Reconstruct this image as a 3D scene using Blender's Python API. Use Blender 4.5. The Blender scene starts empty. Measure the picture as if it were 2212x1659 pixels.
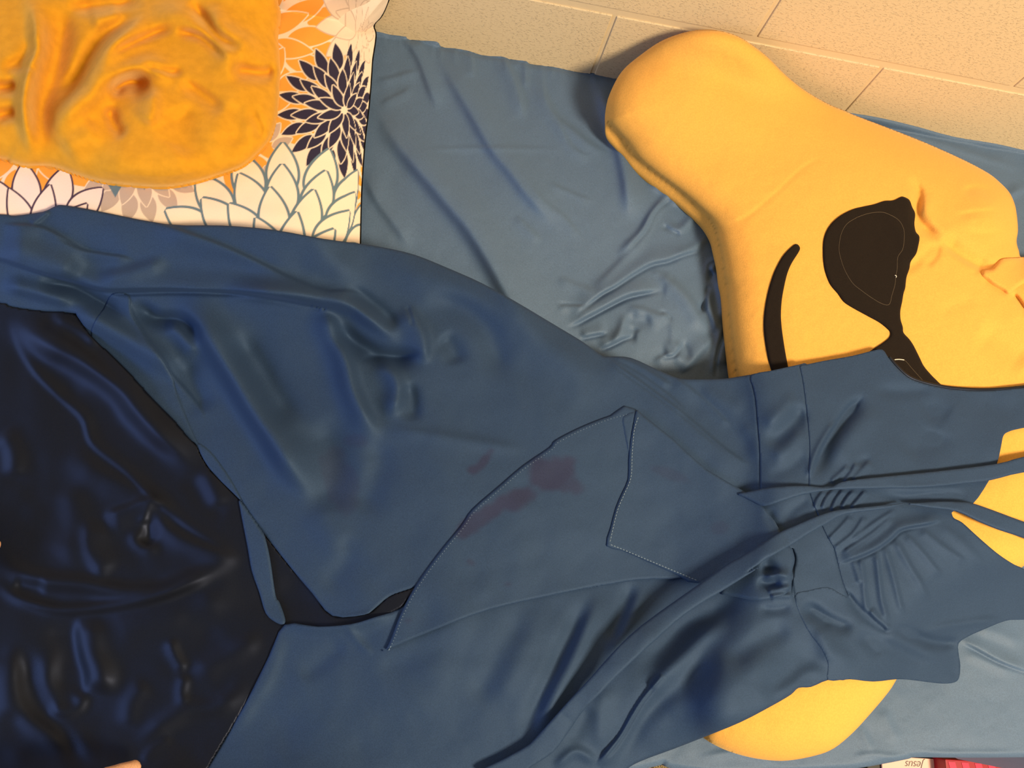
import bpy, math, random
import numpy as np
from mathutils import Vector, Matrix

scene = bpy.context.scene
COL = scene.collection
random.seed(4)
RNG = np.random.RandomState(7)

# ------------------------------------------------------------------ camera
FPX = 1661.0                       # focal length in pixels of the 2212 x 1659 frame
BED_Z = 0.60                       # top of the mattress
CAM_H = 0.892                      # camera above the mattress


def _n(v):
    v = np.asarray(v, float)
    return v / np.linalg.norm(v)


def _ray(u, v):
    return np.array([u - 1106.0, -(v - 829.5), -FPX])


AZ = -_n(_ray(808, 1388))
AX = np.cross(np.cross(_ray(815, 65), _ray(2212, 320)), AZ)
AX = _n(AX if AX[0] > 0 else -AX)
AY = np.cross(AZ, AX)
ROT = np.array([AX, AY, AZ])
CAM = np.array([0.0, 0.0, BED_Z + CAM_H])

cam_data = bpy.data.cameras.new('camera')
cam = bpy.data.objects.new('camera', cam_data)
COL.objects.link(cam)
cam_data.sensor_width = 36.0
cam_data.lens = FPX / 2212.0 * 36.0
cam_data.clip_start = 0.02
m4 = Matrix([list(ROT[0]) + [0], list(ROT[1]) + [0], list(ROT[2]) + [CAM[2]], [0, 0, 0, 1]])
cam.matrix_world = m4
scene.camera = cam

# ------------------------------------------------------------------ world and light
world = bpy.data.worlds.new('room_light')
scene.world = world
world.use_nodes = True
bg = world.node_tree.nodes['Background']
bg.inputs[0].default_value = (1.0, 0.86, 0.68, 1)
bg.inputs[1].default_value = 0.30

KEY_POS, KEY_AIM, KEY_W = (1.55, -0.85, 2.65), (0.3, 0.35, 0.6), 110.0
BLUE_POS, BLUE_AIM, BLUE_W = (-1.45, -0.15, 1.10), (0.1, 0.25, 0.62), 13.0


def area(name, pos, aim, sx, sy, watts, color):
    l = bpy.data.lights.new(name, 'AREA')
    l.shape = 'RECTANGLE'
    l.size, l.size_y = sx, sy
    l.energy = watts
    l.color = color
    o = bpy.data.objects.new(name, l)
    COL.objects.link(o)
    o.location = pos
    d = Vector(aim) - Vector(pos)
    o.rotation_euler = d.to_track_quat('-Z', 'Y').to_euler()
    return o


area('warm_lamp_light', KEY_POS, KEY_AIM, 0.55, 0.55, KEY_W, (1.0, 0.80, 0.53))
area('cool_window_light', BLUE_POS, BLUE_AIM, 1.3, 0.7, BLUE_W, (0.35, 0.54, 1.0))

scene.view_settings.view_transform = 'Standard'
scene.view_settings.look = 'None'
scene.view_settings.gamma = 1.0
scene.view_settings.exposure = 0.0
scene.view_settings.use_curve_mapping = False


# ------------------------------------------------------------------ projection helpers
def P(u, v, z):
    """world points at height z whose plan position is taken along the sight line of (u, v)"""
    u = np.asarray(u, float); v = np.asarray(v, float); z = np.asarray(z, float)
    c = np.stack([u - 1106.0, -(v - 829.5), np.full_like(u, -FPX)], -1)
    w = c @ ROT.T
    t = (z - CAM[2]) / w[..., 2]
    return CAM + w * t[..., None]


WALL_Y = float(P(np.array(1280.0), np.array(160.0), np.array(BED_Z))[1])


def wall_z(u, v):
    c = np.stack([u - 1106.0, -(v - 829.5), np.full_like(u, -FPX)], -1)
    w = c @ ROT.T
    y = np.where(w[..., 1] > 1e-6, w[..., 1], 1e-6)
    return CAM[2] + w[..., 2] * (WALL_Y - 0.004) / y


def zoom(s, ox, oy):
    return lambda pts: [(x / s + ox, y / s + oy) for x, y in pts]


Z0 = zoom(2.633, 0, 0)
ZS = zoom(2.458, 760, 0)
ZP = zoom(2.4254, 1300, 0)
ZG = zoom(3.19, 1560, 380)
ZK = zoom(3.456, 1850, 380)
Z1 = zoom(3.13, 0, 430)
Z2 = zoom(2.186, 0, 900)
Z3 = zoom(2.765, 500, 500)
Z4 = zoom(2.5175, 500, 1000)
Z5 = zoom(2.766, 1200, 750)
Z6 = zoom(3.319, 1600, 740)
Z7 = zoom(3.16, 1100, 1150)
Z8 = zoom(2.967, 1600, 1100)
ZC = zoom(4.74, 1200, 500)
ZL = zoom(3.614, 0, 1200)


def spline(pts, closed=False, sub=6):
    p = np.array(pts, float)
    n = len(p)
    out = []
    rng = range(n) if closed else range(n - 1)
    for i in rng:
        if closed:
            a, b, c, d = p[(i - 1) % n], p[i], p[(i + 1) % n], p[(i + 2) % n]
        else:
            a, b, c, d = p[max(i - 1, 0)], p[i], p[i + 1], p[min(i + 2, n - 1)]
        for k in range(sub):
            t = k / sub
            out.append(0.5 * ((2 * b) + (-a + c) * t + (2 * a - 5 * b + 4 * c - d) * t * t
                              + (-a + 3 * b - 3 * c + d) * t ** 3))
    if not closed:
        out.append(p[-1])
    return np.array(out)


# ------------------------------------------------------------------ global lattice
STEP = 3.0
U0, V0, U1, V1 = -150.0, -130.0, 2370.0, 1790.0
NU = int((U1 - U0) / STEP) + 1
NV = int((V1 - V0) / STEP) + 1
gu = U0 + STEP * np.arange(NU)
gv = V0 + STEP * np.arange(NV)
GU, GV = np.meshgrid(gu, gv)


class Lat:
    def __init__(s, u0, v0, u1, v1, step):
        s.u0, s.v0, s.step = u0, v0, step
        s.nu = int((u1 - u0) / step) + 1
        s.nv = int((v1 - v0) / step) + 1
        s.U, s.V = np.meshgrid(u0 + step * np.arange(s.nu), v0 + step * np.arange(s.nv))

    def window(s, a, b, c, d):
        i0 = max(int((a - s.u0) / s.step), 0); i1 = min(int((c - s.u0) / s.step) + 2, s.nu)
        j0 = max(int((b - s.v0) / s.step), 0); j1 = min(int((d - s.v0) / s.step) + 2, s.nv)
        return i0, i1, j0, j1


G = Lat(U0, V0, U1, V1, STEP)


def bil(F, u, v, lat=G):
    x = np.clip((u - lat.u0) / lat.step, 0, lat.nu - 1.001)
    y = np.clip((v - lat.v0) / lat.step, 0, lat.nv - 1.001)
    i = x.astype(int); j = y.astype(int)
    fx = x - i; fy = y - j
    return (F[j, i] * (1 - fx) * (1 - fy) + F[j, i + 1] * fx * (1 - fy)
            + F[j + 1, i] * (1 - fx) * fy + F[j + 1, i + 1] * fx * fy)


def pdist(pts, R, lat=G, closed=False):
    """distance (capped at R), side sign and 0..1 position along a polyline on the lattice"""
    D = np.full(lat.U.shape, R * 1.0)
    S = np.ones(lat.U.shape)
    T = np.zeros(lat.U.shape)
    p = np.array(pts, float)
    if closed:
        p = np.vstack([p, p[:1]])
    seg = np.linalg.norm(np.diff(p, axis=0), axis=1)
    cum = np.concatenate([[0], np.cumsum(seg)])
    tot = cum[-1]
    for k in range(len(p) - 1):
        a, b = p[k], p[k + 1]
        L = seg[k]
        if L < 1e-6:
            continue
        i0, i1, j0, j1 = lat.window(min(a[0], b[0]) - R, min(a[1], b[1]) - R, max(a[0], b[0]) + R, max(a[1], b[1]) + R)
        if i1 <= i0 or j1 <= j0:
            continue
        u = lat.U[j0:j1, i0:i1] - a[0]; v = lat.V[j0:j1, i0:i1] - a[1]
        dx, dy = (b - a) / L
        t = np.clip(u * dx + v * dy, 0, L)
        ex = u - dx * t; ey = v - dy * t
        d = np.sqrt(ex * ex + ey * ey)
        w = D[j0:j1, i0:i1]
        m = d < w
        w[m] = d[m]
        S[j0:j1, i0:i1][m] = np.sign((dx * v - dy * u)[m] + 1e-9)
        T[j0:j1, i0:i1][m] = ((cum[k] + t) / tot)[m]
    return D, S, T


def inside(poly, u, v):
    p = np.array(poly, float)
    r = np.zeros(u.shape, bool)
    q = np.roll(p, -1, axis=0)
    for (x0, y0), (x1, y1) in zip(p, q):
        if y0 == y1:
            continue
        lo, hi = (y0, y1) if y0 < y1 else (y1, y0)
        c = (v >= lo) & (v < hi)
        if not c.any():
            continue
        xi = x0 + (v - y0) * (x1 - x0) / (y1 - y0)
        r ^= c & (u < xi)
    return r


def fold(F, pts, amp, wa, wb=None, ta=0.25, tb=0.25, lat=G, sub=5, power=2.0):
    """add a ridge (amp > 0) or groove (amp < 0), in millimetres, along a curve.
    wa / wb: half widths, in pixels, to the left-hand / right-hand side seen along the curve;
    ta / tb: fraction of the length over which it fades at the two ends"""
    wb = wa if wb is None else wb
    s = spline(pts, sub=sub)
    R = 2.6 * max(wa, wb)
    D, S, T = pdist(s, R, lat)
    W = np.where(S > 0, wb, wa)
    f = np.exp(-np.abs(D / W) ** power)
    f[D >= R] = 0
    if ta > 0:
        q = np.clip(T / (ta * 1.25), 0, 1); f *= q * q * (3 - 2 * q)
    if tb > 0:
        q = np.clip((1 - T) / (tb * 1.25), 0, 1); f *= q * q * (3 - 2 * q)
    F += amp * 0.001 * f


def blob(F, c, rx, ry, amp, ang=0.0, lat=G):
    ca, sa = math.cos(ang), math.sin(ang)
    x = (lat.U - c[0]); y = (lat.V - c[1])
    a = (x * ca + y * sa) / rx; b = (-x * sa + y * ca) / ry
    F += amp * 0.001 * np.exp(-(a * a + b * b))


def blur(F, r, n=2):
    k = max(int(round(r / STEP)), 1)
    for _ in range(n):
        for ax in (0, 1):
            A = np.pad(F, [(k + 1, k) if a == ax else (0, 0) for a in (0, 1)], mode='edge')
            C = np.cumsum(A, axis=ax)
            if ax == 0:
                F = (C[2 * k + 1:] - C[:-2 * k - 1]) / (2 * k + 1)
            else:
                F = (C[:, 2 * k + 1:] - C[:, :-2 * k - 1]) / (2 * k + 1)
    return F


def noise2(scale, seed, lat=G, oct=3):
    r = np.random.RandomState(seed)
    out = np.zeros(lat.U.shape)
    a = 1.0
    for _ in range(oct):
        nx = int((lat.U.max() - lat.u0) / scale) + 4
        ny = int((lat.V.max() - lat.v0) / scale) + 4
        g = r.rand(ny, nx) - 0.5
        x = (lat.U - lat.u0) / scale; y = (lat.V - lat.v0) / scale
        i = x.astype(int); j = y.astype(int)
        fx = x - i; fy = y - j
        fx = fx * fx * (3 - 2 * fx); fy = fy * fy * (3 - 2 * fy)
        out += a * (g[j, i] * (1 - fx) * (1 - fy) + g[j, i + 1] * fx * (1 - fy)
                    + g[j + 1, i] * (1 - fx) * fy + g[j + 1, i + 1] * fx * fy)
        a *= 0.5; scale *= 0.5
    return out


# ------------------------------------------------------------------ objects
def tag(o, label=None, cat=None, group=None, kind=None):
    if label: o['label'] = label
    if cat: o['category'] = cat
    if group: o['group'] = group
    if kind: o['kind'] = kind
    return o


def empty(name, loc):
    o = bpy.data.objects.new(name, None)
    o.empty_display_size = 0.05
    COL.objects.link(o)
    o.location = loc
    return o


def link_mesh(name, verts, faces, mat, parent=None, smooth=True, attr=None, n_smooth=None):
    """faces: (n,4) or (n,3) array, or a list of tuples"""
    me = bpy.data.meshes.new(name)
    verts = np.asarray(verts, np.float32)
    if isinstance(faces, np.ndarray):
        k = faces.shape[1]
        me.vertices.add(len(verts)); me.vertices.foreach_set('co', verts.ravel())
        me.loops.add(faces.size); me.loops.foreach_set('vertex_index', faces.astype(np.int32).ravel())
        me.polygons.add(len(faces)); me.polygons.foreach_set('loop_start', np.arange(0, faces.size, k, dtype=np.int32))
        me.update(calc_edges=True)
    else:
        me.from_pydata([tuple(map(float, q)) for q in verts], [], faces)
    if smooth:
        fl_ = np.ones(len(me.polygons), bool)
        if n_smooth is not None: fl_[n_smooth:] = False
        me.polygons.foreach_set('use_smooth', fl_)
    if attr is not None:
        ca = me.color_attributes.new('print', 'FLOAT_COLOR', 'POINT')
        a = np.ones((len(verts), 4), np.float32); a[:, :3] = attr
        ca.data.foreach_set('color', a.ravel())
    me.validate()
    if mat: me.materials.append(mat)
    o = bpy.data.objects.new(name, me)
    COL.objects.link(o)
    if parent:
        o.parent = parent
        o.matrix_parent_inverse = Matrix.Translation(parent.location).inverted()
    return o


def cloth(name, poly, F, mat, parent=None, lat=None, lift=0.0, edge=0.0, edge_r=6.0, rim=0.0015,
          under=None, color=None, sub=5, smooth_poly=True, hole=None, ucap=None, thick=False):
    """a surface of height field F inside the outline poly.  edge: how far the height drops at the outline"""
    pp = spline(poly, True, sub) if smooth_poly else np.array(poly, float)
    st = lat.step if lat else STEP
    if lat is None:
        a = pp.min(0); b = pp.max(0)
        a = np.maximum(a, [U0 + 6, V0 + 6]); b = np.minimum(b, [U1 - 6, V1 - 6])
        # keep the window on the global lattice
        i0 = int((a[0] - U0) / STEP) - 1; j0 = int((a[1] - V0) / STEP) - 1
        lat = Lat(U0 + i0 * STEP, V0 + j0 * STEP, b[0] + 2 * STEP, b[1] + 2 * STEP, STEP)
    cu = lat.U[:-1, :-1] + st / 2; cv = lat.V[:-1, :-1] + st / 2
    cell = inside(pp, cu, cv)
    if hole is not None:
        cell &= ~inside(hole, cu, cv)
    pd, _, _ = pdist(pp, max(edge_r, 3 * st) + st, lat, closed=True)
    # used vertices
    use = np.zeros(lat.U.shape, int)
    for dj in (0, 1):
        for di in (0, 1):
            use[dj:dj + cell.shape[0], di:di + cell.shape[1]] += cell
    on = use > 0
    bnd = on & (use < 4)
    u = lat.U.copy(); v = lat.V.copy()
    # snap the boundary onto the outline
    bj, bi = np.nonzero(bnd & (pd < 1.6 * st))
    q = np.stack([u[bj, bi], v[bj, bi]], 1)
    A = pp; B = np.roll(pp, -1, axis=0)
    best = np.full(len(q), 1e9); bp = q.copy()
    for a, b in zip(A, B):
        if len(q) == 0: break
        lo = np.minimum(a, b) - 2 * st; hi = np.maximum(a, b) + 2 * st
        m = np.nonzero((q[:, 0] > lo[0]) & (q[:, 0] < hi[0]) & (q[:, 1] > lo[1]) & (q[:, 1] < hi[1]))[0]
        if len(m) == 0: continue
        d = b - a; L2 = (d * d).sum()
        if L2 < 1e-9: continue
        t = np.clip(((q[m] - a) @ d) / L2, 0, 1)
        pr = a + t[:, None] * d
        e = np.linalg.norm(q[m] - pr, axis=1)
        k = e < best[m]
        best[m[k]] = e[k]; bp[m[k]] = pr[k]
    u[bj, bi] = bp[:, 0]; v[bj, bi] = bp[:, 1]
    idx = -np.ones(lat.U.shape, int)
    idx[on] = np.arange(on.sum())
    uu, vv = u[on], v[on]
    z = (bil(F, uu, vv) if callable(getattr(F, 'copy', None)) and F.shape == GU.shape else F[on]) + lift
    if edge:
        dd = pd.copy(); dd[bj, bi] = 0
        z = z - edge * np.clip(1 - dd[on] / edge_r, 0, 1) ** 2
    if under is not None:
        z = np.maximum(z, bil(under, uu, vv) + 0.0004)
    pos = P(uu, vv, z)
    J, I = np.nonzero(cell)
    quads = np.stack([idx[J + 1, I], idx[J + 1, I + 1], idx[J, I + 1], idx[J, I]], 1)
    allp = [pos]; allf = [quads]; col = None
    if color is not None:
        col = color(uu, vv)
    if rim or thick:
        # boundary edges -> a hem of real thickness
        e = np.concatenate([quads[:, [0, 1]], quads[:, [1, 2]], quads[:, [2, 3]], quads[:, [3, 0]]])
        key = np.sort(e, axis=1)
        kk = key[:, 0].astype(np.int64) * (len(pos) + 1) + key[:, 1]
        _, inv, cnt = np.unique(kk, return_inverse=True, return_counts=True)
        be = e[cnt[inv] == 1]
        if callable(thick):
            low = thick(pos)
            allp.append(low)
            n = len(pos)
            allf.append(quads[:, ::-1] + n)
            allf.append(np.stack([be[:, 1], be[:, 0], be[:, 0] + n, be[:, 1] + n], 1))
            if col is not None: col = np.vstack([col, col])
        else:
            ids = np.unique(be)
            mp = -np.ones(len(pos), int); mp[ids] = np.arange(len(ids)) + len(pos)
            low = pos[ids].copy(); low[:, 2] -= rim
            allp.append(low)
            allf.append(np.stack([be[:, 1], be[:, 0], mp[be[:, 0]], mp[be[:, 1]]], 1))
            if col is not None: col = np.vstack([col, col[ids]])
    return link_mesh(name, np.vstack(allp), np.vstack(allf), mat, parent, attr=col, n_smooth=None if callable(thick) else len(quads))


def box(name, lo, hi, mat, parent=None, bevel=0.0, seg=2):
    import bmesh
    bm = bmesh.new()
    bmesh.ops.create_cube(bm, size=1)
    for q in bm.verts:
        q.co = Vector([(lo[i] + hi[i]) / 2 + q.co[i] * (hi[i] - lo[i]) for i in range(3)])
    if bevel:
        bmesh.ops.bevel(bm, geom=bm.edges[:], offset=bevel, segments=seg, profile=0.6, affect='EDGES')
    me = bpy.data.meshes.new(name); bm.to_mesh(me); bm.free()
    if mat: me.materials.append(mat)
    o = bpy.data.objects.new(name, me); COL.objects.link(o)
    if parent:
        o.parent = parent
        o.matrix_parent_inverse = Matrix.Translation(parent.location).inverted()
    return o


def tube(name, pts3, r, mat, parent=None, seg=6):
    p = np.array(pts3, float)
    t = np.gradient(p, axis=0); t /= np.linalg.norm(t, axis=1)[:, None] + 1e-9
    up = np.array([0, 0, 1.0])
    s = np.cross(t, up); s /= np.linalg.norm(s, axis=1)[:, None] + 1e-9
    w = np.cross(s, t)
    vs = []
    for k in range(seg):
        a = 2 * math.pi * k / seg
        vs.append(p + r * (math.cos(a) * s + math.sin(a) * w))
    vs = np.stack(vs, 1).reshape(-1, 3)
    n = len(p); f = []
    for i in range(n - 1):
        for k in range(seg):
            f.append((i * seg + k, i * seg + (k + 1) % seg, (i + 1) * seg + (k + 1) % seg, (i + 1) * seg + k))
    f.append(tuple(range(seg))[::-1]); f.append(tuple((n - 1) * seg + k for k in range(seg)))
    return link_mesh(name, vs, f, mat, parent)


# ------------------------------------------------------------------ materials
def mat_new(name, base, rough=0.8, spec=0.3, sheen=0.0, sheen_col=None):
    m = bpy.data.materials.new(name)
    m.use_nodes = True
    nt = m.node_tree
    b = nt.nodes['Principled BSDF']
    b.inputs['Base Color'].default_value = (*base, 1)
    b.inputs['Roughness'].default_value = rough
    b.inputs['Specular IOR Level'].default_value = spec
    b.inputs['Sheen Weight'].default_value = sheen
    if sheen_col: b.inputs['Sheen Tint'].default_value = (*sheen_col, 1)
    return m, nt, b


def add_tex(nt, kind, scale, **kw):
    n = nt.nodes.new(kind)
    n.inputs['Scale'].default_value = scale
    for k, v in kw.items():
        n.inputs[k].default_value = v
    return n


def mix_noise(nt, b, c1, c2, scale, detail=3.0, lo=0.35, hi=0.65, src=None):
    tc = nt.nodes.new('ShaderNodeTexCoord')
    n = add_tex(nt, 'ShaderNodeTexNoise', scale, Detail=detail)
    nt.links.new(tc.outputs['Object'], n.inputs['Vector'])
    r = nt.nodes.new('ShaderNodeMapRange')
    r.inputs['From Min'].default_value = lo; r.inputs['From Max'].default_value = hi
    nt.links.new(n.outputs['Fac'], r.inputs['Value'])
    mx = nt.nodes.new('ShaderNodeMix'); mx.data_type = 'RGBA'
    nt.links.new(r.outputs[0], mx.inputs['Factor'])
    mx.inputs[6].default_value = (*c1, 1); mx.inputs[7].default_value = (*c2, 1)
    nt.links.new(mx.outputs[2], b.inputs['Base Color'])
    return mx


def bump(nt, b, src, strength, dist):
    bp = nt.nodes.new('ShaderNodeBump')
    bp.inputs['Strength'].default_value = strength
    bp.inputs['Distance'].default_value = dist
    nt.links.new(src, bp.inputs['Height'])
    nt.links.new(bp.outputs[0], b.inputs['Normal'])
    return bp


def fabric(name, c, rough, spec, sheen, sheen_col=None, weave=2600.0, wstr=0.25, var=0.12, scale=900, print_attr=False):
    m, nt, b = mat_new(name, c, rough, spec, sheen, sheen_col)
    c1 = tuple(x * (1 - var) for x in c); c2 = tuple(min(x * (1 + var), 1) for x in c)
    mx = mix_noise(nt, b, c1, c2, scale, 2.0)
    if print_attr:
        at = nt.nodes.new('ShaderNodeVertexColor'); at.layer_name = 'print'
        mul = nt.nodes.new('ShaderNodeMix'); mul.data_type = 'RGBA'; mul.blend_type = 'MULTIPLY'
        mul.inputs['Factor'].default_value = 1
        nt.links.new(at.outputs[0], mul.inputs[6]); nt.links.new(mx.outputs[2], mul.inputs[7])
        nt.links.new(mul.outputs[2], b.inputs['Base Color'])
    tc = nt.nodes.new('ShaderNodeTexCoord')
    n = add_tex(nt, 'ShaderNodeTexNoise', weave, Detail=1.0)
    nt.links.new(tc.outputs['Object'], n.inputs['Vector'])
    bump(nt, b, n.outputs['Fac'], wstr, 0.0006)
    return m


M = {}
M['sheet'] = fabric('blue_sheet_cotton', (0.082, 0.140, 0.245), 0.58, 0.35, 0.10, (0.5, 0.65, 1.0))
M['dress'] = fabric('navy_crepe', (0.021, 0.042, 0.092), 0.62, 0.42, 0.06, (0.25, 0.45, 1.0), print_attr=True)
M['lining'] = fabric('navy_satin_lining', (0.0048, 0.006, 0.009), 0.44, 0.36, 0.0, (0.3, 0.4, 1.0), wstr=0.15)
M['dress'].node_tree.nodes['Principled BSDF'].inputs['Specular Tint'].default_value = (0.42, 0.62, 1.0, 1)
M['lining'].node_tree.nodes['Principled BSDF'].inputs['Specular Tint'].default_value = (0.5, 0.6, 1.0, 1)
M['thread'] = fabric('pale_blue_thread', (0.13, 0.19, 0.27), 0.7, 0.2, 0.1)
M['yellow'] = fabric('yellow_fleece', (0.77, 0.395, 0.083), 0.95, 0.05, 0.25, (1.0, 0.85, 0.5), weave=900, wstr=0.5, var=0.05, scale=500)
M['black'] = fabric('black_felt', (0.014, 0.010, 0.008), 0.95, 0.1, 0.05, (0.6, 0.5, 0.4), weave=1400, wstr=0.4)
M['lens_thread'] = fabric('tan_stitching', (0.10, 0.075, 0.05), 0.8, 0.1, 0.0)
M['white_thread'] = fabric('white_thread', (0.8, 0.75, 0.65), 0.8, 0.1, 0.0)
M['blanket'] = fabric('mustard_plush', (0.64, 0.295, 0.018), 0.95, 0.05, 0.5, (1.0, 0.75, 0.35), weave=1100, wstr=0.45, var=0.06, scale=90)
M['cushion'] = fabric('printed_canvas', (1.0, 1.0, 1.0), 0.85, 0.15, 0.05, weave=1500, wstr=0.35, var=0.03, print_attr=True)
M['skin'] = fabric('skin', (0.60, 0.33, 0.19), 0.55, 0.35, 0.0, weave=700, wstr=0.1)
M['mattress'] = fabric('mattress_ticking', (0.55, 0.56, 0.58), 0.8, 0.2, 0.0)
M['wood'] = fabric('bed_frame_oak', (0.38, 0.22, 0.10), 0.5, 0.4, 0.0, scale=40)

# painted concrete block
m, nt, b = mat_new('cream_painted_block', (0.66, 0.52, 0.325), 0.6, 0.3)
tc = nt.nodes.new('ShaderNodeTexCoord')
mp = nt.nodes.new('ShaderNodeMapping'); mp.inputs['Scale'].default_value = (0.7, 1.0, 1.6)
nt.links.new(tc.outputs['Object'], mp.inputs['Vector'])
na = add_tex(nt, 'ShaderNodeTexNoise', 300.0, Detail=3.0, Roughness=0.6, Distortion=0.6)
nb = add_tex(nt, 'ShaderNodeTexNoise', 22.0, Detail=2.0)
nt.links.new(mp.outputs[0], na.inputs['Vector']); nt.links.new(mp.outputs[0], nb.inputs['Vector'])
r1 = nt.nodes.new('ShaderNodeMapRange'); r1.interpolation_type = 'SMOOTHSTEP'
r1.inputs['From Min'].default_value = 0.56; r1.inputs['From Max'].default_value = 0.66
nt.links.new(na.outputs['Fac'], r1.inputs['Value'])
ml = nt.nodes.new('ShaderNodeMath'); ml.operation = 'MULTIPLY'
nt.links.new(r1.outputs[0], ml.inputs[0]); nt.links.new(nb.outputs['Fac'], ml.inputs[1])
bump(nt, b, ml.outputs[0], 0.6, 0.0022)
M['block'] = m
m, nt, b = mat_new('cream_painted_mortar', (0.66, 0.52, 0.325), 0.6, 0.3)
tc = nt.nodes.new('ShaderNodeTexCoord')
na = add_tex(nt, 'ShaderNodeTexNoise', 90.0, Detail=3.0)
nt.links.new(tc.outputs['Object'], na.inputs['Vector'])
bump(nt, b, na.outputs['Fac'], 0.3, 0.001)
M['mortar'] = m
m, nt, b = mat_new('mottled_carpet', (0.2, 0.17, 0.1), 0.95, 0.1)
mix_noise(nt, b, (0.06, 0.07, 0.055), (0.42, 0.30, 0.15), 420, 3.0, 0.4, 0.62)
M['carpet'] = m
m, nt, b = mat_new('black_lacquer', (0.01, 0.009, 0.009), 0.5, 0.4); M['lacquer'] = m
m, nt, b = mat_new('peach_card', (0.95, 0.66, 0.50), 0.6, 0.3)
mix_noise(nt, b, (0.95, 0.62, 0.52), (0.88, 0.50, 0.42), 9, 2.0)
M['card'] = m
m, nt, b = mat_new('grey_ink', (0.10, 0.08, 0.08), 0.6, 0.3); M['ink'] = m
m, nt, b = mat_new('red_glossy_paper', (0.34, 0.003, 0.016), 0.4, 0.5); M['red'] = m
m, nt, b = mat_new('pink_glossy_paper', (0.66, 0.018, 0.075), 0.4, 0.5); M['pink'] = m
m, nt, b = mat_new('tan_wicker', (0.55, 0.33, 0.12), 0.7, 0.3)
mix_noise(nt, b, (0.70, 0.44, 0.17), (0.32, 0.17, 0.06), 60, 2.0); M['wicker'] = m

# ================================================================== STRUCTURE
Z_C = BED_Z + 0.117                 # joint between the two visible courses
PITCH, CH = 0.388, 0.2032
wall = box('wall_back', (-2.2, WALL_Y + 0.0018, -0.0), (3.0, WALL_Y + 0.15, 2.6), M['mortar'])
tag(wall, kind='structure')
block_meshes = {}
for c in range(-2, 3):
    z0 = Z_C + c * CH + 0.0055; z1 = Z_C + (c + 1) * CH - 0.0055
    off = 0.214 if c % 2 else 0.408
    for k in range(-3, 5):
        x0 = off + k * PITCH + 0.003; x1 = x0 + PITCH - 0.006
        if x1 < -1.0 or x0 > 1.8: continue
        if 'b' not in block_meshes:
            o = box('concrete_block', (0, 0, 0), (PITCH - 0.006, 0.06, CH - 0.011), M['block'], None, 0.0018, 3)
            block_meshes['b'] = o.data
        else:
            o = bpy.data.objects.new('concrete_block', block_meshes['b']); COL.objects.link(o)
        o.location = (x0, WALL_Y, z0)
        o.parent = wall
# each block carries its own offset so that no two show the same pits
fl = box('floor', (-2.2, -2.2, -0.1), (3.0, WALL_Y + 0.004, 0.0), M['carpet']); tag(fl, kind='structure')

# ================================================================== BED
bed_x0, bed_x1 = -1.02, 1.02
yf = float(P(np.array(2100.0), np.array(1640.0), np.array(BED_Z))[1])
bed = empty('bed_frame', (0, (WALL_Y + yf) / 2, 0))
tag(bed, 'wooden bed frame under the mattress against the block wall', 'bed')
box('side_rail', (bed_x0, yf + 0.01, 0.30), (bed_x1, yf + 0.035, 0.42), M['wood'], bed, 0.003)
box('side_rail', (bed_x0, WALL_Y - 0.04, 0.30), (bed_x1, WALL_Y - 0.012, 0.42), M['wood'], bed, 0.003)
box('mattress_base', (bed_x0, yf + 0.036, 0.36), (bed_x1, WALL_Y - 0.041, 0.395), M['wood'], bed, 0.002)
for x in (bed_x0 - 0.04, bed_x1 + 0.001):
    for y in (yf + 0.005, WALL_Y - 0.055):
        box('leg', (x, y, 0.0), (x + 0.04, y + 0.045, 0.50), M['wood'], bed, 0.003)
mt = box('mattress', (bed_x0, yf + 0.004, 0.396), (bed_x1, WALL_Y - 0.012, BED_Z - 0.012), M['mattress'], None, 0.03, 3)
tag(mt, 'thick single mattress wrapped in the blue fitted sheet', 'mattress')

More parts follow.
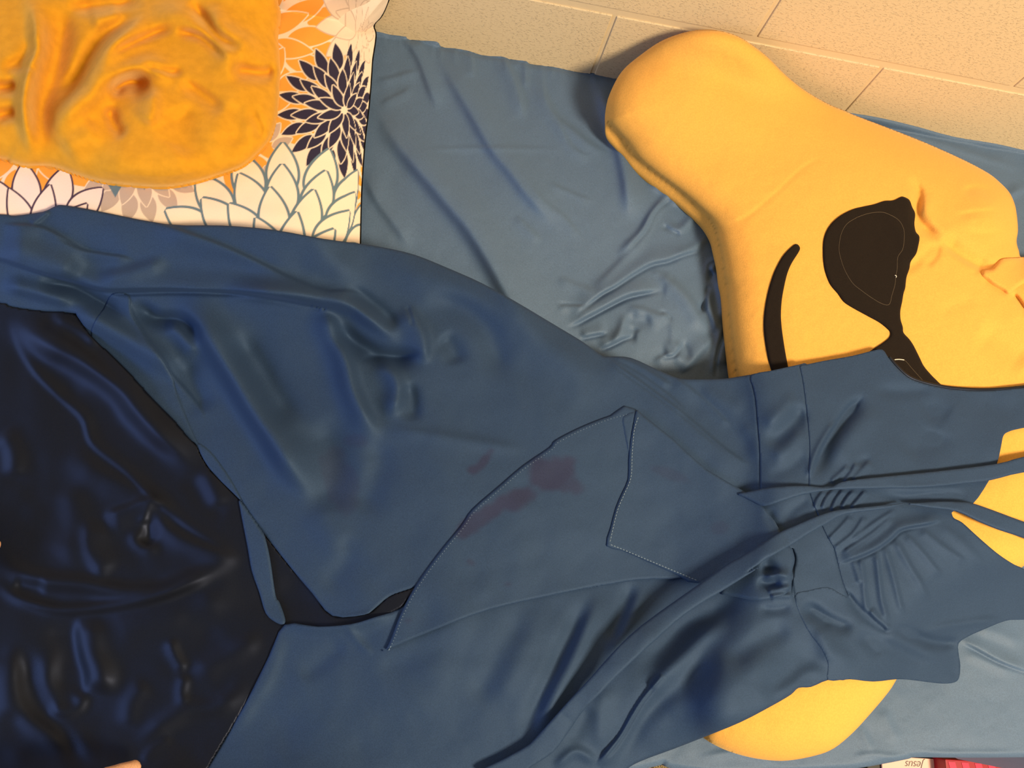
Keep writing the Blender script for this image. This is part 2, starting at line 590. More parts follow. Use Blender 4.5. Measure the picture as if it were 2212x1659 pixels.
# ================================================================== HEIGHT FIELDS
# ---- blue fitted sheet
SH = np.full(GU.shape, BED_Z)
SH += 0.001 * noise2(160, 3) * 3.5
SH += 0.001 * noise2(38, 5) * 0.9
for pts, amp, wa, wb in [
    (ZS([(250, 150), (290, 200), (360, 310), (420, 470), (470, 600)]), 4.5, 28, 10),
    (ZS([(430, 200), (510, 370), (620, 560), (700, 700), (760, 800), (860, 920), (940, 1030), (1040, 1140), (1130, 1250)]), 7.5, 44, 16),
    (ZS([(110, 500), (200, 680), (300, 820), (420, 960), (520, 1080), (620, 1200), (730, 1376), (830, 1560), (960, 1800), (1060, 2000)]), 12.0, 52, 20),
    (ZS([(60, 900), (140, 1060), (240, 1200), (330, 1330)]), 4.0, 26, 12),
    (ZS([(790, 280), (840, 380), (870, 450), (900, 560), (910, 640)]), 3.5, 6, 20),
    (ZS([(930, 310), (935, 440), (925, 480)]), 2.5, 4, 10),
    (ZS([(1010, 370), (1020, 500), (1080, 620), (1180, 700), (1280, 780), (1390, 830)]), 3.0, 6, 20),
    (ZS([(620, 260), (640, 350), (640, 420)]), 1.8, 5, 12),
    (ZS([(1300, 380), (1350, 560), (1400, 700), (1450, 900), (1470, 1050), (1480, 1200)]), 8.0, 26, 15),
    (ZS([(1080, 620), (1150, 760), (1220, 820), (1290, 830)]), 1.6, 5, 14),
    (ZS([(340, 792), (700, 786), (1000, 790), (1150, 800)]), 0.9, 4, 8),
    (ZS([(120, 430), (200, 420), (300, 390), (370, 380)]), 1.6, 5, 14),
    (ZS([(140, 560), (260, 500), (330, 460)]), 1.4, 5, 14),
    (ZS([(930, 960), (1030, 1080), (1140, 1170), (1230, 1300)]), 1.5, 5, 18),
    (ZS([(1030, 960), (1150, 1020), (1300, 1080)]), 1.2, 4, 12),
    (ZS([(860, 1140), (950, 1230), (1010, 1290)]), 1.6, 6, 14),
    (ZS([(1700, 1010), (1600, 1130), (1540, 1230), (1460, 1310), (1400, 1376)]), 5.0, 12, 8),
    (ZS([(1830, 1130), (1740, 1220), (1650, 1200)]), 3.0, 8, 10),
    (ZS([(1560, 960), (1640, 1000), (1720, 1060), (1800, 1080)]), 4.0, 10, 10),
    (ZS([(1900, 1240), (1850, 1290), (1780, 1330), (1700, 1376)]), 4.0, 8, 10),
    # crumple beside the plush pillow
    (ZC([(100, 960), (220, 920), (330, 860), (480, 780), (620, 700), (750, 640), (900, 610), (1120, 570)]), 9.0, 26, 4),
    (ZC([(200, 880), (250, 790), (330, 730), (480, 620), (620, 545), (800, 425), (980, 325), (1150, 285), (1300, 225), (1400, 200), (1530, 180)]), 8.0, 24, 4),
    (ZC([(380, 590), (550, 430), (700, 280), (830, 170), (940, 20)]), 3.5, 6, 12),
    (ZC([(240, 1080), (400, 1045), (540, 1020)]), 5.5, 16, 3.5),
    (ZC([(430, 1195), (560, 1145), (700, 1080), (820, 1050)]), 6.0, 18, 3.5),
    (ZC([(560, 1160), (640, 1070), (690, 960), (720, 830)]), 4.5, 10, 6),
    (ZC([(1000, 540), (1130, 500), (1250, 580), (1350, 690), (1430, 800), (1500, 920), (1610, 1050)]), 9.0, 8, 24),
    (ZC([(1610, 1050), (1550, 1160), (1450, 1270), (1380, 1350), (1250, 1450)]), 8.0, 5, 26),
    (ZC([(1570, 540), (1550, 700), (1600, 850), (1635, 960), (1610, 1060)]), 9.0, 9, 9),
    (ZC([(1590, 440), (1600, 340), (1690, 260)]), 8.0, 9, 9),
    (ZC([(1640, 420), (1690, 600), (1700, 800), (1680, 950)]), 8.0, 10, 9),
    (ZC([(1720, 900), (1690, 1080), (1660, 1250), (1620, 1500)]), 7.0, 6, 12),
    (ZC([(1760, 1050), (1720, 1250), (1690, 1400)]), 6.0, 8, 8),
    (ZC([(1100, 1260), (1230, 1225), (1280, 1120)]), 6.0, 20, 4),
    (ZC([(980, 1340), (1110, 1285), (1230, 1265), (1350, 1340)]), 5.0, 4, 20),
    (ZC([(720, 760), (900, 800), (1050, 855), (1130, 860), (1190, 940)]), 5.0, 4, 24),
    (ZC([(720, 860), (850, 920), (1000, 900)]), -4.5, 16, 14),
    (ZC([(800, 960), (780, 1060), (840, 1080)]), -5, 14, 12),
    (ZC([(1190, 900), (1200, 1050), (1180, 1200)]), 2.5, 7, 7),
    (ZC([(0, 770), (150, 770), (340, 770)]), 3.0, 6, 10),
    (ZC([(0, 470), (150, 530), (300, 590), (430, 620)]), 3.0, 6, 14),
    (ZC([(1270, 1130), (1330, 1200), (1360, 1330)]), -4.0, 10, 8),
    (ZC([(1000, 380), (1050, 430), (1200, 470)]), 3.0, 6, 10),
    # foot end and right-hand corner
    (Z8([(1380, 830), (1500, 880), (1650, 960), (1816, 1040), (1900, 1080)]), 5.0, 16, 5),
    (Z8([(1400, 900), (1600, 985), (1800, 1060)]), 2.5, 10, 12),
    (Z8([(1500, 760), (1650, 800), (1816, 870)]), 2.5, 14, 12),
    (Z8([(900, 1270), (960, 1400), (1020, 1500)]), 1.8, 10, 14),
    (Z8([(760, 1380), (820, 1500), (860, 1560)]), 1.8, 8, 12),
    (Z8([(700, 1590), (850, 1570), (1000, 1585), (1060, 1560)]), 2.0, 6, 8),
    (Z8([(1100, 1530), (1250, 1560), (1500, 1565), (1816, 1560)]), 1.5, 6, 8),
    ([(1500, 1640), (1600, 1625), (1700, 1660)], 2.0, 8, 10),
    ([(2230, 395), (2150, 440), (2100, 470)], 3.0, 8, 12),
    ([(1850, 262), (2000, 300), (2140, 345), (2230, 372)], 2.0, 8, 10),
]:
    crumple = np.mean(np.array(pts), axis=0)[1] > 505 and np.mean(np.array(pts), axis=0)[0] > 1150
    fold(SH, pts, amp * (1.0 if crumple else 1.5), wa, wb, 0.22, 0.22)
blob(SH, (1440, 720), 130, 110, 14)
blob(SH, (1150, 460), 330, 240, 16)
w_ = np.clip((GU - 1150) / 60, 0, 1) * np.clip((GV - 480) / 60, 0, 1)
SH = SH * (1 - w_) + blur(SH, 3, 1) * w_
for pts, amp, w in [
    (ZC([(85, 1000), (200, 962), (330, 892), (480, 812), (620, 742), (750, 684), (900, 647), (1120, 607)]), -6.0, 4.6),
    (ZC([(190, 910), (250, 822), (330, 762), (480, 652), (620, 572), (800, 452), (980, 352), (1150, 312), (1300, 252), (1400, 226), (1530, 206), (1600, 180)]), -5.0, 4.4),
    (ZC([(240, 1110), (400, 1075), (540, 1050)]), -4.0, 3.8),
    (ZC([(430, 1230), (560, 1180), (700, 1110), (820, 1080)]), -4.5, 4.0),
    (ZC([(1460, 860), (1520, 740), (1540, 640), (1570, 540)]), -7.0, 6.5),
    (ZC([(1560, 520), (1590, 450), (1575, 370), (1610, 320), (1700, 290)]), -6.0, 5.0),
    (ZC([(1640, 1520), (1650, 1300), (1700, 1100), (1760, 900)]), -6.0, 4.2),
    (ZC([(1770, 1390), (1800, 1320), (1810, 1200)]), -6.0, 6.0),
    (ZC([(1080, 1300), (1150, 1290), (1230, 1265), (1290, 1160)]), -3.5, 3.8),
    (ZC([(0, 736), (150, 742), (340, 747)]), -2.5, 3.6),
    (ZC([(1050, 825), (1130, 832), (1195, 925)]), -2.5, 3.6),
    (ZS([(1470, 1330), (1560, 1230), (1620, 1120), (1720, 1040)]), -4.0, 5.0),
    (ZS([(1640, 1195), (1750, 1250)]), -4.0, 5.0),
    (ZS([(1500, 800), (1600, 900), (1750, 1020), (1850, 1110), (1910, 1200)]), -5.0, 9.0),
    (ZS([(930, 325), (935, 440), (925, 475)]), -2.5, 3.4),
    (Z8([(1400, 845), (1500, 905), (1650, 985), (1816, 1045), (1900, 1080)]), -4.0, 4.0),
]:
    fold(SH, pts, amp, w, w, 0.2, 0.2)
# gathers running off the wall side
for k in range(26):
    u = 830 + k * 24 + random.uniform(-6, 6)
    v = 68 + 0.1825 * (u - 815)
    fold(SH, [(u, v - 12), (u + 4, v + 12), (u + random.uniform(0, 14), v + random.uniform(30, 60))],
         random.uniform(0.8, 2.2), random.uniform(3, 5), random.uniform(6, 12), 0.0, 0.7, sub=3)
wz = wall_z(GU, GV)
SH_f = np.maximum(SH, wz)
SHEET = [(-140, -100), (-140, -120), (400, -50), (600, 20), (700, 45), (815, 66)] + ZS(
    [(200, 178), (290, 190), (310, 207), (450, 215), (480, 245), (550, 252), (620, 265), (700, 290), (800, 295), (840, 310),
     (930, 320), (950, 338), (1080, 352), (1200, 380), (1280, 388), (1400, 415)]) + [
    (1450, 188), (1600, 212), (1750, 232), (1824, 240), (1900, 252), (1980, 271), (2060, 293), (2150, 308), (2212, 322), (2340, 350),
    (2350, 900), (2350, 1634), (2212, 1636), (2090, 1637), (1977, 1636), (1964, 1639), (1903, 1651), (1836, 1661), (1700, 1668),
    (1560, 1672), (1450, 1660), (1432, 1650), (1415, 1656), (1300, 1672), (900, 1690), (400, 1705), (-140, 1715)]
sheet = cloth('fitted_sheet', SHEET, SH_f, M['sheet'], edge=0.006, edge_r=14, rim=0.19, sub=3)
tag(sheet, 'slate blue fitted sheet stretched over the mattress, creased beside the yellow pillow', 'bed sheet')

# ---- yellow plush pillow
PL_OUT = ZP([(30, 600), (35, 640), (75, 690), (120, 740), (180, 820), (260, 890), (340, 950), (420, 1010), (500, 1080),
             (560, 1140), (595, 1200), (610, 1260), (630, 1350), (642, 1440), (655, 1504)]) + [
    (1575, 680), (1582, 740), (1590, 800), (1604, 870), (1622, 980), (1625, 1080), (1610, 1200), (1580, 1300), (1540, 1400),
    (1512, 1480), (1508, 1540), (1524, 1591), (1555, 1614), (1600, 1631), (1650, 1641), (1701, 1643), (1762, 1632), (1802, 1616),
    (1843, 1582), (1886, 1535), (1920, 1494), (1937, 1467), (1975, 1400), (2040, 1320), (2120, 1270), (2190, 1236), (2235, 1205), (2300, 1150),
    (2330, 1000), (2330, 800), (2320, 640), (2290, 565), (2230, 560), (2206, 556), (2201, 542), (2196, 522), (2199, 496), (2196, 461),
    (2191, 438), (2180, 415), (2160, 394), (2135, 374), (2083, 346), (2001, 309), (1918, 276), (1852, 251), (1824, 239),
    (1786, 223), (1737, 194), (1696, 161), (1659, 124), (1622, 95), (1589, 76), (1547, 65), (1506, 65), (1465, 74),
    (1424, 91), (1382, 120), (1349, 148), (1329, 177), (1314, 214)]
pl_s = spline(PL_OUT, True, 4)
RP = 150.0
pd_pl, _, _ = pdist(pl_s, RP, G, True)
in_pl = inside(pl_s, GU, GV)
tt = np.clip(pd_pl / RP, 0, 1)
te = np.clip(pd_pl / 80, 0, 1)
prof = 0.74 * np.sqrt(np.clip(1 - (1 - te) ** 2, 0, 1)) + 0.26 * np.sin(tt * np.pi / 2) ** 1.5
prof = np.where(in_pl, prof, 0)
# the middle of the pillow lies on the sheet, the upper lobe leans on the wall
mid = BED_Z + 0.030 + 0.055 * np.clip((330 - GV) / 260, 0, 1) * np.clip((2000 - GU) / 500, 0, 1)
mid = np.maximum(blur(np.maximum(mid, wz + 0.012), 24, 2), wz + 0.004)
T_PL = 0.045
PLH = mid + T_PL * prof
g = np.zeros(GU.shape)
for pts, amp, wa, wb in [
    (ZP([(600, 1190), (750, 1140), (900, 1020), (1050, 880), (1200, 800)]), -1.0, 4, 7),
    (ZP([(520, 330), (640, 380), (780, 500), (900, 650), (1050, 780)]), -3.0, 44, 44),
    (ZP([(1600, 930), (1660, 1000), (1650, 1130), (1700, 1200), (1780, 1255)]), -7.0, 10, 13),
    (ZP([(1690, 1010), (1710, 1110), (1760, 1180), (1860, 1250)]), 4.5, 14, 12),
    (ZP([(1780, 1240), (1830, 1300), (1900, 1350), (1980, 1390), (2060, 1398)]), -11.0, 22, 9),
    (ZP([(1560, 1420), (1640, 1380), (1720, 1300), (1740, 1250)]), -3.0, 10, 12),
    (ZP([(1880, 1010), (1960, 980), (2060, 1000)]), -2.5, 6, 14),
    (ZP([(1840, 1130), (1960, 1110), (2100, 1100)]), -2.0, 5, 12),
    (ZP([(1900, 1200), (2000, 1220), (2110, 1200)]), -2.0, 5, 12),
    (ZP([(2180, 1260), (2140, 1330), (2060, 1380), (1980, 1395)]), -3.0, 6, 8),
    (ZK([(870, 740), (900, 700), (940, 670)]), -2.0, 8, 8),
    (ZK([(940, 760), (1050, 830), (1140, 885)]), -2.0, 4, 8),
    (ZK([(1150, 860), (1210, 930), (1290, 1050)]), -7.0, 5, 8),
    (ZK([(600, 1020), (750, 960), (900, 900)]), -1.5, 12, 20),
    (ZK([(900, 1150), (1100, 1270), (1280, 1420)]), -6.0, 30, 26),
    (ZK([(620, 480), (590, 600), (500, 680)]), -3.0, 8, 12),
    (ZP([(1500, 1060), (1560, 1200), (1600, 1350)]), 1.5, 20, 20),
]:
    fold(g, pts, amp, wa, wb, 0.2, 0.2)
g += 0.001 * noise2(60, 21) * 1.2 + 0.001 * noise2(14, 22) * 0.35
blob(g, ZP([(2000, 1130)])[0], 60, 55, 9)
blob(g, ZP([(1300, 1000)])[0], 120, 110, 4)
PLH = PLH + g * np.clip(tt * 3, 0, 1)


def plush_low(pos):
    q = pos.copy()
    # mirror the thickness below the seam, resting on the sheet
    z = pos[:, 2]
    zm = plush_mid_at
    q[:, 2] = np.maximum(BED_Z + 0.004, 2 * zm - z)
    return q


# vertex heights of the seam plane for the same vertices
class _Hold: pass


plush = empty('plush_pillow', tuple(P(np.array(1800.0), np.array(800.0), np.array(BED_Z))))
tag(plush, 'yellow fleece two-lobed pillow with a black sunglasses face, half under the dress', 'pillow')


def low_factory(midF):
    def f(pos):
        d = pos - CAM
        c = d @ ROT            # back into camera axes
        u = -c[:, 0] / c[:, 2] * FPX + 1106.0
        v = c[:, 1] / c[:, 2] * FPX + 829.5
        zm = bil(midF, u, v)
        q = pos.copy()
        q[:, 2] = np.minimum(np.maximum(BED_Z + 0.002, 2 * zm - pos[:, 2]), pos[:, 2] - 0.0005)
        return q
    return f


body = cloth('pillow_body', PL_OUT, PLH, M['yellow'], plush, rim=0, thick=low_factory(mid), sub=4)

GLASS = ZG([(1250, 143), (1290, 165), (1310, 215), (1330, 260), (1325, 330), (1335, 385), (1360, 420), (1350, 490), (1335, 540),
            (1300, 590), (1290, 640), (1270, 700), (1262, 770), (1250, 810), (1240, 870), (1228, 930), (1230, 990), (1245, 1040),
            (1250, 1080), (1290, 1125), (1320, 1170), (1360, 1250), (1390, 1310), (1440, 1370), (1490, 1420), (1530, 1465),
            (1560, 1560), (1480, 1660), (1300, 1660), (1140, 1520), (1050, 1350), (1000, 1240), (1030, 1200), (1100, 1155),
            (1150, 1115), (1162, 1085), (1150, 1060), (1090, 1010), (1000, 960), (900, 905), (840, 865), (800, 810), (750, 750),
            (720, 680), (705, 620), (698, 540), (700, 450), (720, 380), (760, 320), (820, 270), (900, 230), (980, 210),
            (1050, 195), (1120, 172), (1180, 168), (1230, 145)])
shades = cloth('sunglasses', GLASS, PLH, M['black'], plush, lift=0.0028, edge=0.0014, edge_r=5, rim=0.0018, sub=4)
shades['label'] = 'black felt sunglasses sewn on the yellow fleece'
SMILE = ZG([(510, 468), (535, 490), (530, 520), (480, 600), (450, 670), (430, 750), (412, 850), (405, 950), (410, 1040),
            (425, 1150), (440, 1240), (460, 1340), (500, 1500), (400, 1500), (345, 1345), (320, 1260), (300, 1150), (290, 1060),
            (290, 980), (300, 890), (320, 790), (350, 690), (380, 620), (420, 550), (470, 495)])
cloth('smile', SMILE, PLH, M['black'], plush, lift=0.0028, edge=0.0014, edge_r=5, rim=0.0018, sub=4)['label'] = 'curved black felt smile'


def seam_line(name, pts, F, lift, r, mat, parent, sub=8):
    s = spline(pts, sub=sub)
    z = bil(F, s[:, 0], s[:, 1]) + lift
    return tube(name, P(s[:, 0], s[:, 1], z), r, mat, parent, 5)


seam_line('lens_stitching', ZG([(930, 285), (1010, 258), (1100, 250), (1160, 270), (1210, 300), (1240, 340), (1255, 400), (1245, 500),
          (1210, 560), (1205, 640), (1195, 700), (1190, 750), (1170, 820), (1150, 885), (1100, 880), (1030, 840), (960, 790),
          (900, 740), (850, 660), (820, 580), (805, 500), (820, 400), (860, 330), (930, 285)]), PLH, 0.0028, 0.00035, M['lens_thread'], shades)
seam_line('lens_stitching', ZG([(1165, 1268), (1250, 1268), (1310, 1330), (1400, 1430)]), PLH, 0.0028, 0.00035, M['lens_thread'], shades)
seam_line('loose_thread', ZG([(1188, 1266), (1220, 1264), (1253, 1268)]), PLH, 0.0036, 0.0006, M['white_thread'], shades)['label'] = 'white loose thread'
seam_line('loose_thread', ZG([(1190, 684), (1200, 690), (1198, 700)]), PLH, 0.0036, 0.0005, M['white_thread'], shades)['label'] = 'white loose thread'
# folded tuck of fleece at the right
TUCK = ZK([(1085, 618), (1160, 610), (1330, 612), (1360, 700), (1300, 765), (1200, 835), (1145, 880), (1090, 850), (1020, 810), (960, 760), (938, 730), (950, 702),
           (1015, 690), (1045, 655)])
cloth('gathered_tuck', TUCK, PLH, M['yellow'], plush, lift=0.0062, edge=0.0045, edge_r=9, rim=0.003, sub=4)

# ---- printed cushion
CU_OUT = [(-140, -110), (300, -112), (700, -110), (846, -60), (842, -5), (826, 32), (812, 48), (808, 58), (812, 72), (811, 90), (805, 130),
          (803, 160), (800, 200), (795, 250), (789, 300), (785, 350), (782, 400), (780, 450), (779, 500), (778, 560), (772, 610),
          (700, 618), (400, 610), (100, 590), (-140, 560)]
cu_s = spline(CU_OUT, True, 4)
pd_cu, _, _ = pdist(cu_s, 170, G, True)
in_cu = inside(cu_s, GU, GV)
tc_ = np.clip(pd_cu / 170, 0, 1)
CU_MID = BED_Z + 0.022 + np.zeros(GU.shape)
CU_MID = np.maximum(CU_MID, wz + 0.004)
CUH = CU_MID + np.where(in_cu, 0.045 * (1 - (1 - tc_) ** 2.2), 0)
gc = 0.001 * noise2(120, 31) * 4
fold(gc, [(812, 58), (790, 60), (760, 48)], -5, 9, 9, 0, .6)
fold(gc, [(812, 72), (800, 110), (797, 150)], 3, 6, 6)
fold(gc, [(803, 230), (785, 262), (780, 290)], -2, 6, 6)
fold(gc, [(800, 180), (790, 215)], -2.5, 5, 5)
fold(gc, [(350, 440), (500, 455), (700, 490)], 2.0, 30, 30)
CUH = CUH + gc * np.clip(tc_ * 4, 0, 1)

# print of the cushion
CL = Lat(-60, -60, 850, 620, 1.6)
CREAM = np.array([0.86, 0.70, 0.56])
PRN = np.tile(CREAM, CL.U.shape + (1,)).astype(float)
# the canvas wraps round the right-hand side, so the print gets narrower there
XS = 745.0
PX = np.where(CL.U > XS, XS + (CL.U - XS) * (1.35 + (CL.U - XS) * 0.022), CL.U)
PY = CL.V


def stamp(mask, color):
    PRN[:] = PRN * (1 - mask[..., None]) + np.array(color) * mask[..., None]


def petal_sd(c, ang, r0, r1, w, curve=0.0):
    ca, sa = math.cos(ang), math.sin(ang)
    dx = PX - c[0]; dy = PY - c[1]
    x = (dx * ca + dy * sa - r0) / (r1 - r0)
    y = -dx * sa + dy * ca - curve * (r1 - r0) * np.clip(x, 0, 1) * (1 - np.clip(x, 0, 1))
    xc = np.clip(x, 0, 1)
    half = w * 2.9 * (xc ** 0.70) * (1 - xc)
    d = half - np.abs(y)
    d = np.where((x < 0) | (x > 1), -50, d)
    return d


def flower(c, rings, color, outline=None, ow=3.0, phase=0.0, gap=None):
    """rings drawn from the outside in"""
    for (n, r0, r1, w, ph) in rings:
        for k in range(n):
            a = 2 * math.pi * (k + ph) / n + phase
            d = petal_sd(c, a, r0, r1, w, 0.16 * (1 if k % 2 else -1) * 0.5)
            if outline is not None:
                stamp(np.clip((d + ow) / 1.6, 0, 1) * (d > -ow - 1.5), outline)
                stamp(np.clip(d / 1.6, 0, 1), color)
            else:
                if gap is not None:
                    stamp(np.clip((d + ow) / 1.6, 0, 1) * (d > -ow - 1.5), gap)
                stamp(np.clip(d / 1.6, 0, 1), color)


ORANGE = (0.86, 0.36, 0.055)
NAVY = (0.030, 0.024, 0.055)
SLATE = (0.13, 0.20, 0.26)
GREY = (0.52, 0.40, 0.34)
PALE = (0.90, 0.74, 0.60)
flower((505, 95), [(17, 165, 262, 26, 0), (17, 115, 225, 24, .5), (13, 70, 175, 24, 0), (9, 20, 110, 22, 0)], ORANGE, None, 3.0, 0.1, CREAM)
flower((520, 250), [(14, 90, 175, 24, 0.2), (10, 40, 130, 22, 0)], ORANGE, None, 3.0, 0.25, CREAM)
flower((60, 270), [(13, 95, 190, 30, 0), (12, 50, 145, 24, .5), (8, 10, 90, 20, 0)], ORANGE, None, 3.0, 0.3, CREAM)
flower((860, 420), [(12, 40, 90, 12, 0)], ORANGE, None, 3.0, 0, CREAM)
flower((300, 345), [(15, 75, 140, 20, 0), (12, 40, 105, 18, .5)], GREY, None, 2.5, 0.1, CREAM)
flower((560, 330), [(12, 30, 80, 14, 0)], GREY, None, 2.5, 0.1, CREAM)
flower((800, 52), [(11, 35, 118, 25, 0.4), (9, 5, 80, 20, 0)], (0.84, 0.66, 0.52), (0.56, 0.42, 0.33), 2.6, 0.0)
flower((745, 238), [(21, 88, 148, 13.5, 0), (18, 58, 118, 13, .5), (14, 34, 90, 12, .2), (9, 8, 62, 11.5, 0)], NAVY, None, 2.6, 0.08, (0.80, 0.66, 0.54))
flower((618, 615), [(19, 190, 308, 36, 0.0), (17, 145, 262, 36, .5), (14, 95, 215, 34, 0), (11, 35, 160, 30, .4)], PALE, SLATE, 6.2, 0.06)
flower((78, 555), [(14, 100, 208, 32, 0.1), (11, 40, 160, 28, .5)], (0.90, 0.72, 0.68), (0.065, 0.04, 0.08), 4.6, 0.05)
for tip, wdt in (((249, 428), 16), ((312, 414), 9)):
    d = np.minimum(wdt * np.clip((tip[1] - PY) / 28.0, 0, 1) - np.abs(PX - tip[0]), (tip[1] - PY))
    d = np.where(PY < tip[1] - 34, -5, d)
    stamp(np.clip(d / 1.6, 0, 1), SLATE)


def cu_color(u, v):
    return np.stack([bil(PRN[..., k], u, v, CL) for k in range(3)], -1)


cushion = empty('printed_cushion', tuple(P(np.array(400.0), np.array(250.0), np.array(BED_Z))))
tag(cushion, 'cream cushion printed with navy, orange and slate dahlia flowers under the mustard blanket', 'cushion')
CLAT = Lat(-60, -60, 850, 620, 1.6)
cov = cloth('cushion_cover', [(max(x, -57), max(y, -57)) for x, y in CU_OUT], CUH, M['cushion'], cushion, lat=CLAT, rim=0,
            thick=low_factory(CU_MID), color=cu_color, sub=4)
seam_line('seam_piping', [(842, -5), (826, 32), (812, 48), (808, 58), (812, 72), (811, 90), (805, 130), (803, 160), (800, 200), (795, 250),
          (789, 300), (785, 350), (782, 400), (780, 450), (779, 500), (778, 560)], CUH, 0.0, 0.0012, M['cushion'], cushion)

# ---- mustard blanket
BL_OUT = [(-140, -115), (300, -118), (560, -115), (600, -60)] + Z0(
    [(1580, 0), (1596, 60), (1592, 130), (1580, 200), (1588, 300), (1594, 400), (1590, 450), (1582, 600), (1562, 720), (1530, 800), (1470, 870), (1380, 945), (1250, 995),
     (1100, 1040), (950, 1065), (800, 1060), (600, 1040), (450, 1000), (330, 958), (250, 945), (150, 946), (60, 925), (0, 905)]) + [(-140, 330)]
bl_s = spline(BL_OUT, True, 4)
pd_bl, _, _ = pdist(bl_s, 120, G, True)
in_bl = inside(bl_s, GU, GV)
tb_ = np.clip(pd_bl / 120, 0, 1)
BB = np.where(in_bl, np.sqrt(np.clip(1 - (1 - tb_) ** 2, 0, 1)), 0)
BLH = blur(CUH, 30) + 0.006 + 0.042 * BB
gb = np.zeros(GU.shape)
for pts, amp, wa, wb in [
    (Z0([(370, 45), (550, 40), (700, 20), (830, -20)]), -9, 12, 9),
    (Z0([(830, 45), (740, 115), (600, 215), (520, 320), (460, 430), (370, 540), (290, 640)]), -13, 8, 20),
    (Z0([(900, 90), (760, 175), (650, 270), (570, 400), (520, 520), (430, 600), (330, 700), (270, 830)]), 13, 20, 24),
    (Z0([(610, 330), (700, 270), (800, 225), (950, 170), (1010, 185)]), -7, 10, 7),
    (Z0([(990, 175), (1130, 205), (1220, 275), (1290, 345)]), -9, 7, 10),
    (Z0([(820, 120), (1000, 80), (1150, 150), (1260, 240), (1300, 360), (1330, 480)]), 8, 18, 22),
    (Z0([(1070, 5), (1160, 110), (1220, 185), (1290, 240), (1390, 285)]), -12, 9, 9),
    (Z0([(1300, 385), (1400, 405), (1500, 415), (1600, 380)]), -9, 9, 12),
    (Z0([(1230, 0), (1230, 100), (1280, 180), (1400, 250), (1500, 240)]), 6, 16, 20),
    (Z0([(640, 560), (670, 500), (740, 458), (800, 470), (835, 520)]), -13, 9, 9),
    (Z0([(600, 540), (640, 440), (740, 385), (850, 375), (930, 420), (990, 480)]), 9, 14, 12),
    (Z0([(800, 365), (900, 392), (980, 412), (1050, 398)]), -7, 8, 6),
    (Z0([(840, 500), (870, 570), (860, 650), (820, 720)]), 7, 12, 20),
    (Z0([(600, 600), (630, 650), (650, 710), (710, 780)]), -8, 10, 10),
    (Z0([(1020, 460), (1090, 500), (1180, 560), (1280, 640)]), -6, 9, 14),
    (Z0([(980, 600), (1040, 720), (1050, 830), (1010, 900)]), -5, 26, 26),
    (Z0([(1420, 600), (1475, 720), (1490, 810)]), -4, 7, 14),
    (Z0([(1330, 560), (1350, 720), (1320, 860)]), -3, 14, 20),
    (Z0([(150, -40), (200, 120), (205, 260), (170, 380), (135, 560), (145, 700), (170, 800), (195, 915)]), 12, 14, 9),
    (Z0([(370, -20), (355, 200), (320, 400), (280, 520), (250, 640), (245, 750), (270, 880)]), -9, 16, 20),
    (Z0([(215, 390), (150, 380), (90, 400)]), -4, 6, 6),
    (Z0([(-40, 495), (40, 500), (110, 470)]), -9, 10, 9),
    (Z0([(-40, 670), (60, 645), (115, 640)]), -8, 10, 9),
    (Z0([(0, 390), (80, 370), (170, 300), (180, 200)]), -5, 9, 9),
    (Z0([(500, 880), (700, 930), (950, 940), (1200, 900)]), 4, 30, 30),
    (Z0([(340, 860), (450, 780), (560, 700)]), 5, 22, 22),
    (Z0([(500, 120), (600, 90), (700, 60)]), 5, 16, 16),
]:
    kb = 1.45 if min(wa, wb) >= 9 else 1.1
    fold(gb, pts, amp * 1.35 * kb ** 0.5, wa * kb, wb * kb, 0.22, 0.22)
blob(gb, Z0([(765, 500)])[0], 22, 16, -16)
blob(gb, Z0([(800, 660)])[0], 70, 60, 5)
gb *= 1.2
gb += 0.001 * noise2(60, 41) * 1.4
gb = blur(gb, 3, 2)
BLH = BLH + gb * np.clip(tb_ * 5, 0.15, 1)
BLH = np.maximum(BLH, CUH + 0.003)
BLH = np.maximum(BLH, wz + 0.006)
blanket = cloth('blanket', BL_OUT, BLH, M['blanket'], edge=0.004, edge_r=9, rim=0.004, sub=4)
tag(blanket, 'mustard yellow plush blanket bunched in a swirl on top of the flowered cushion', 'blanket')

# ================================================================== DRESS
SUP = np.maximum(SH, np.where(in_pl, PLH, 0))
SUP = np.maximum(SUP, np.where(in_cu, CUH, 0))
# draped height: never below what carries it
k = 4
mxf = SUP.copy()
for _ in range(3):
    a = np.maximum(np.roll(mxf, k, 0), np.roll(mxf, -k, 0)); b_ = np.maximum(np.roll(mxf, k, 1), np.roll(mxf, -k, 1))
    mxf = np.maximum(mxf, np.maximum(a, b_))
DB = np.maximum(blur(mxf, 100, 3), SUP + 0.001) + 0.003
DB = blur(DB, 21, 2) + 0.001
# the lining hangs lower towards the foot of the bed
LN = DB.copy()
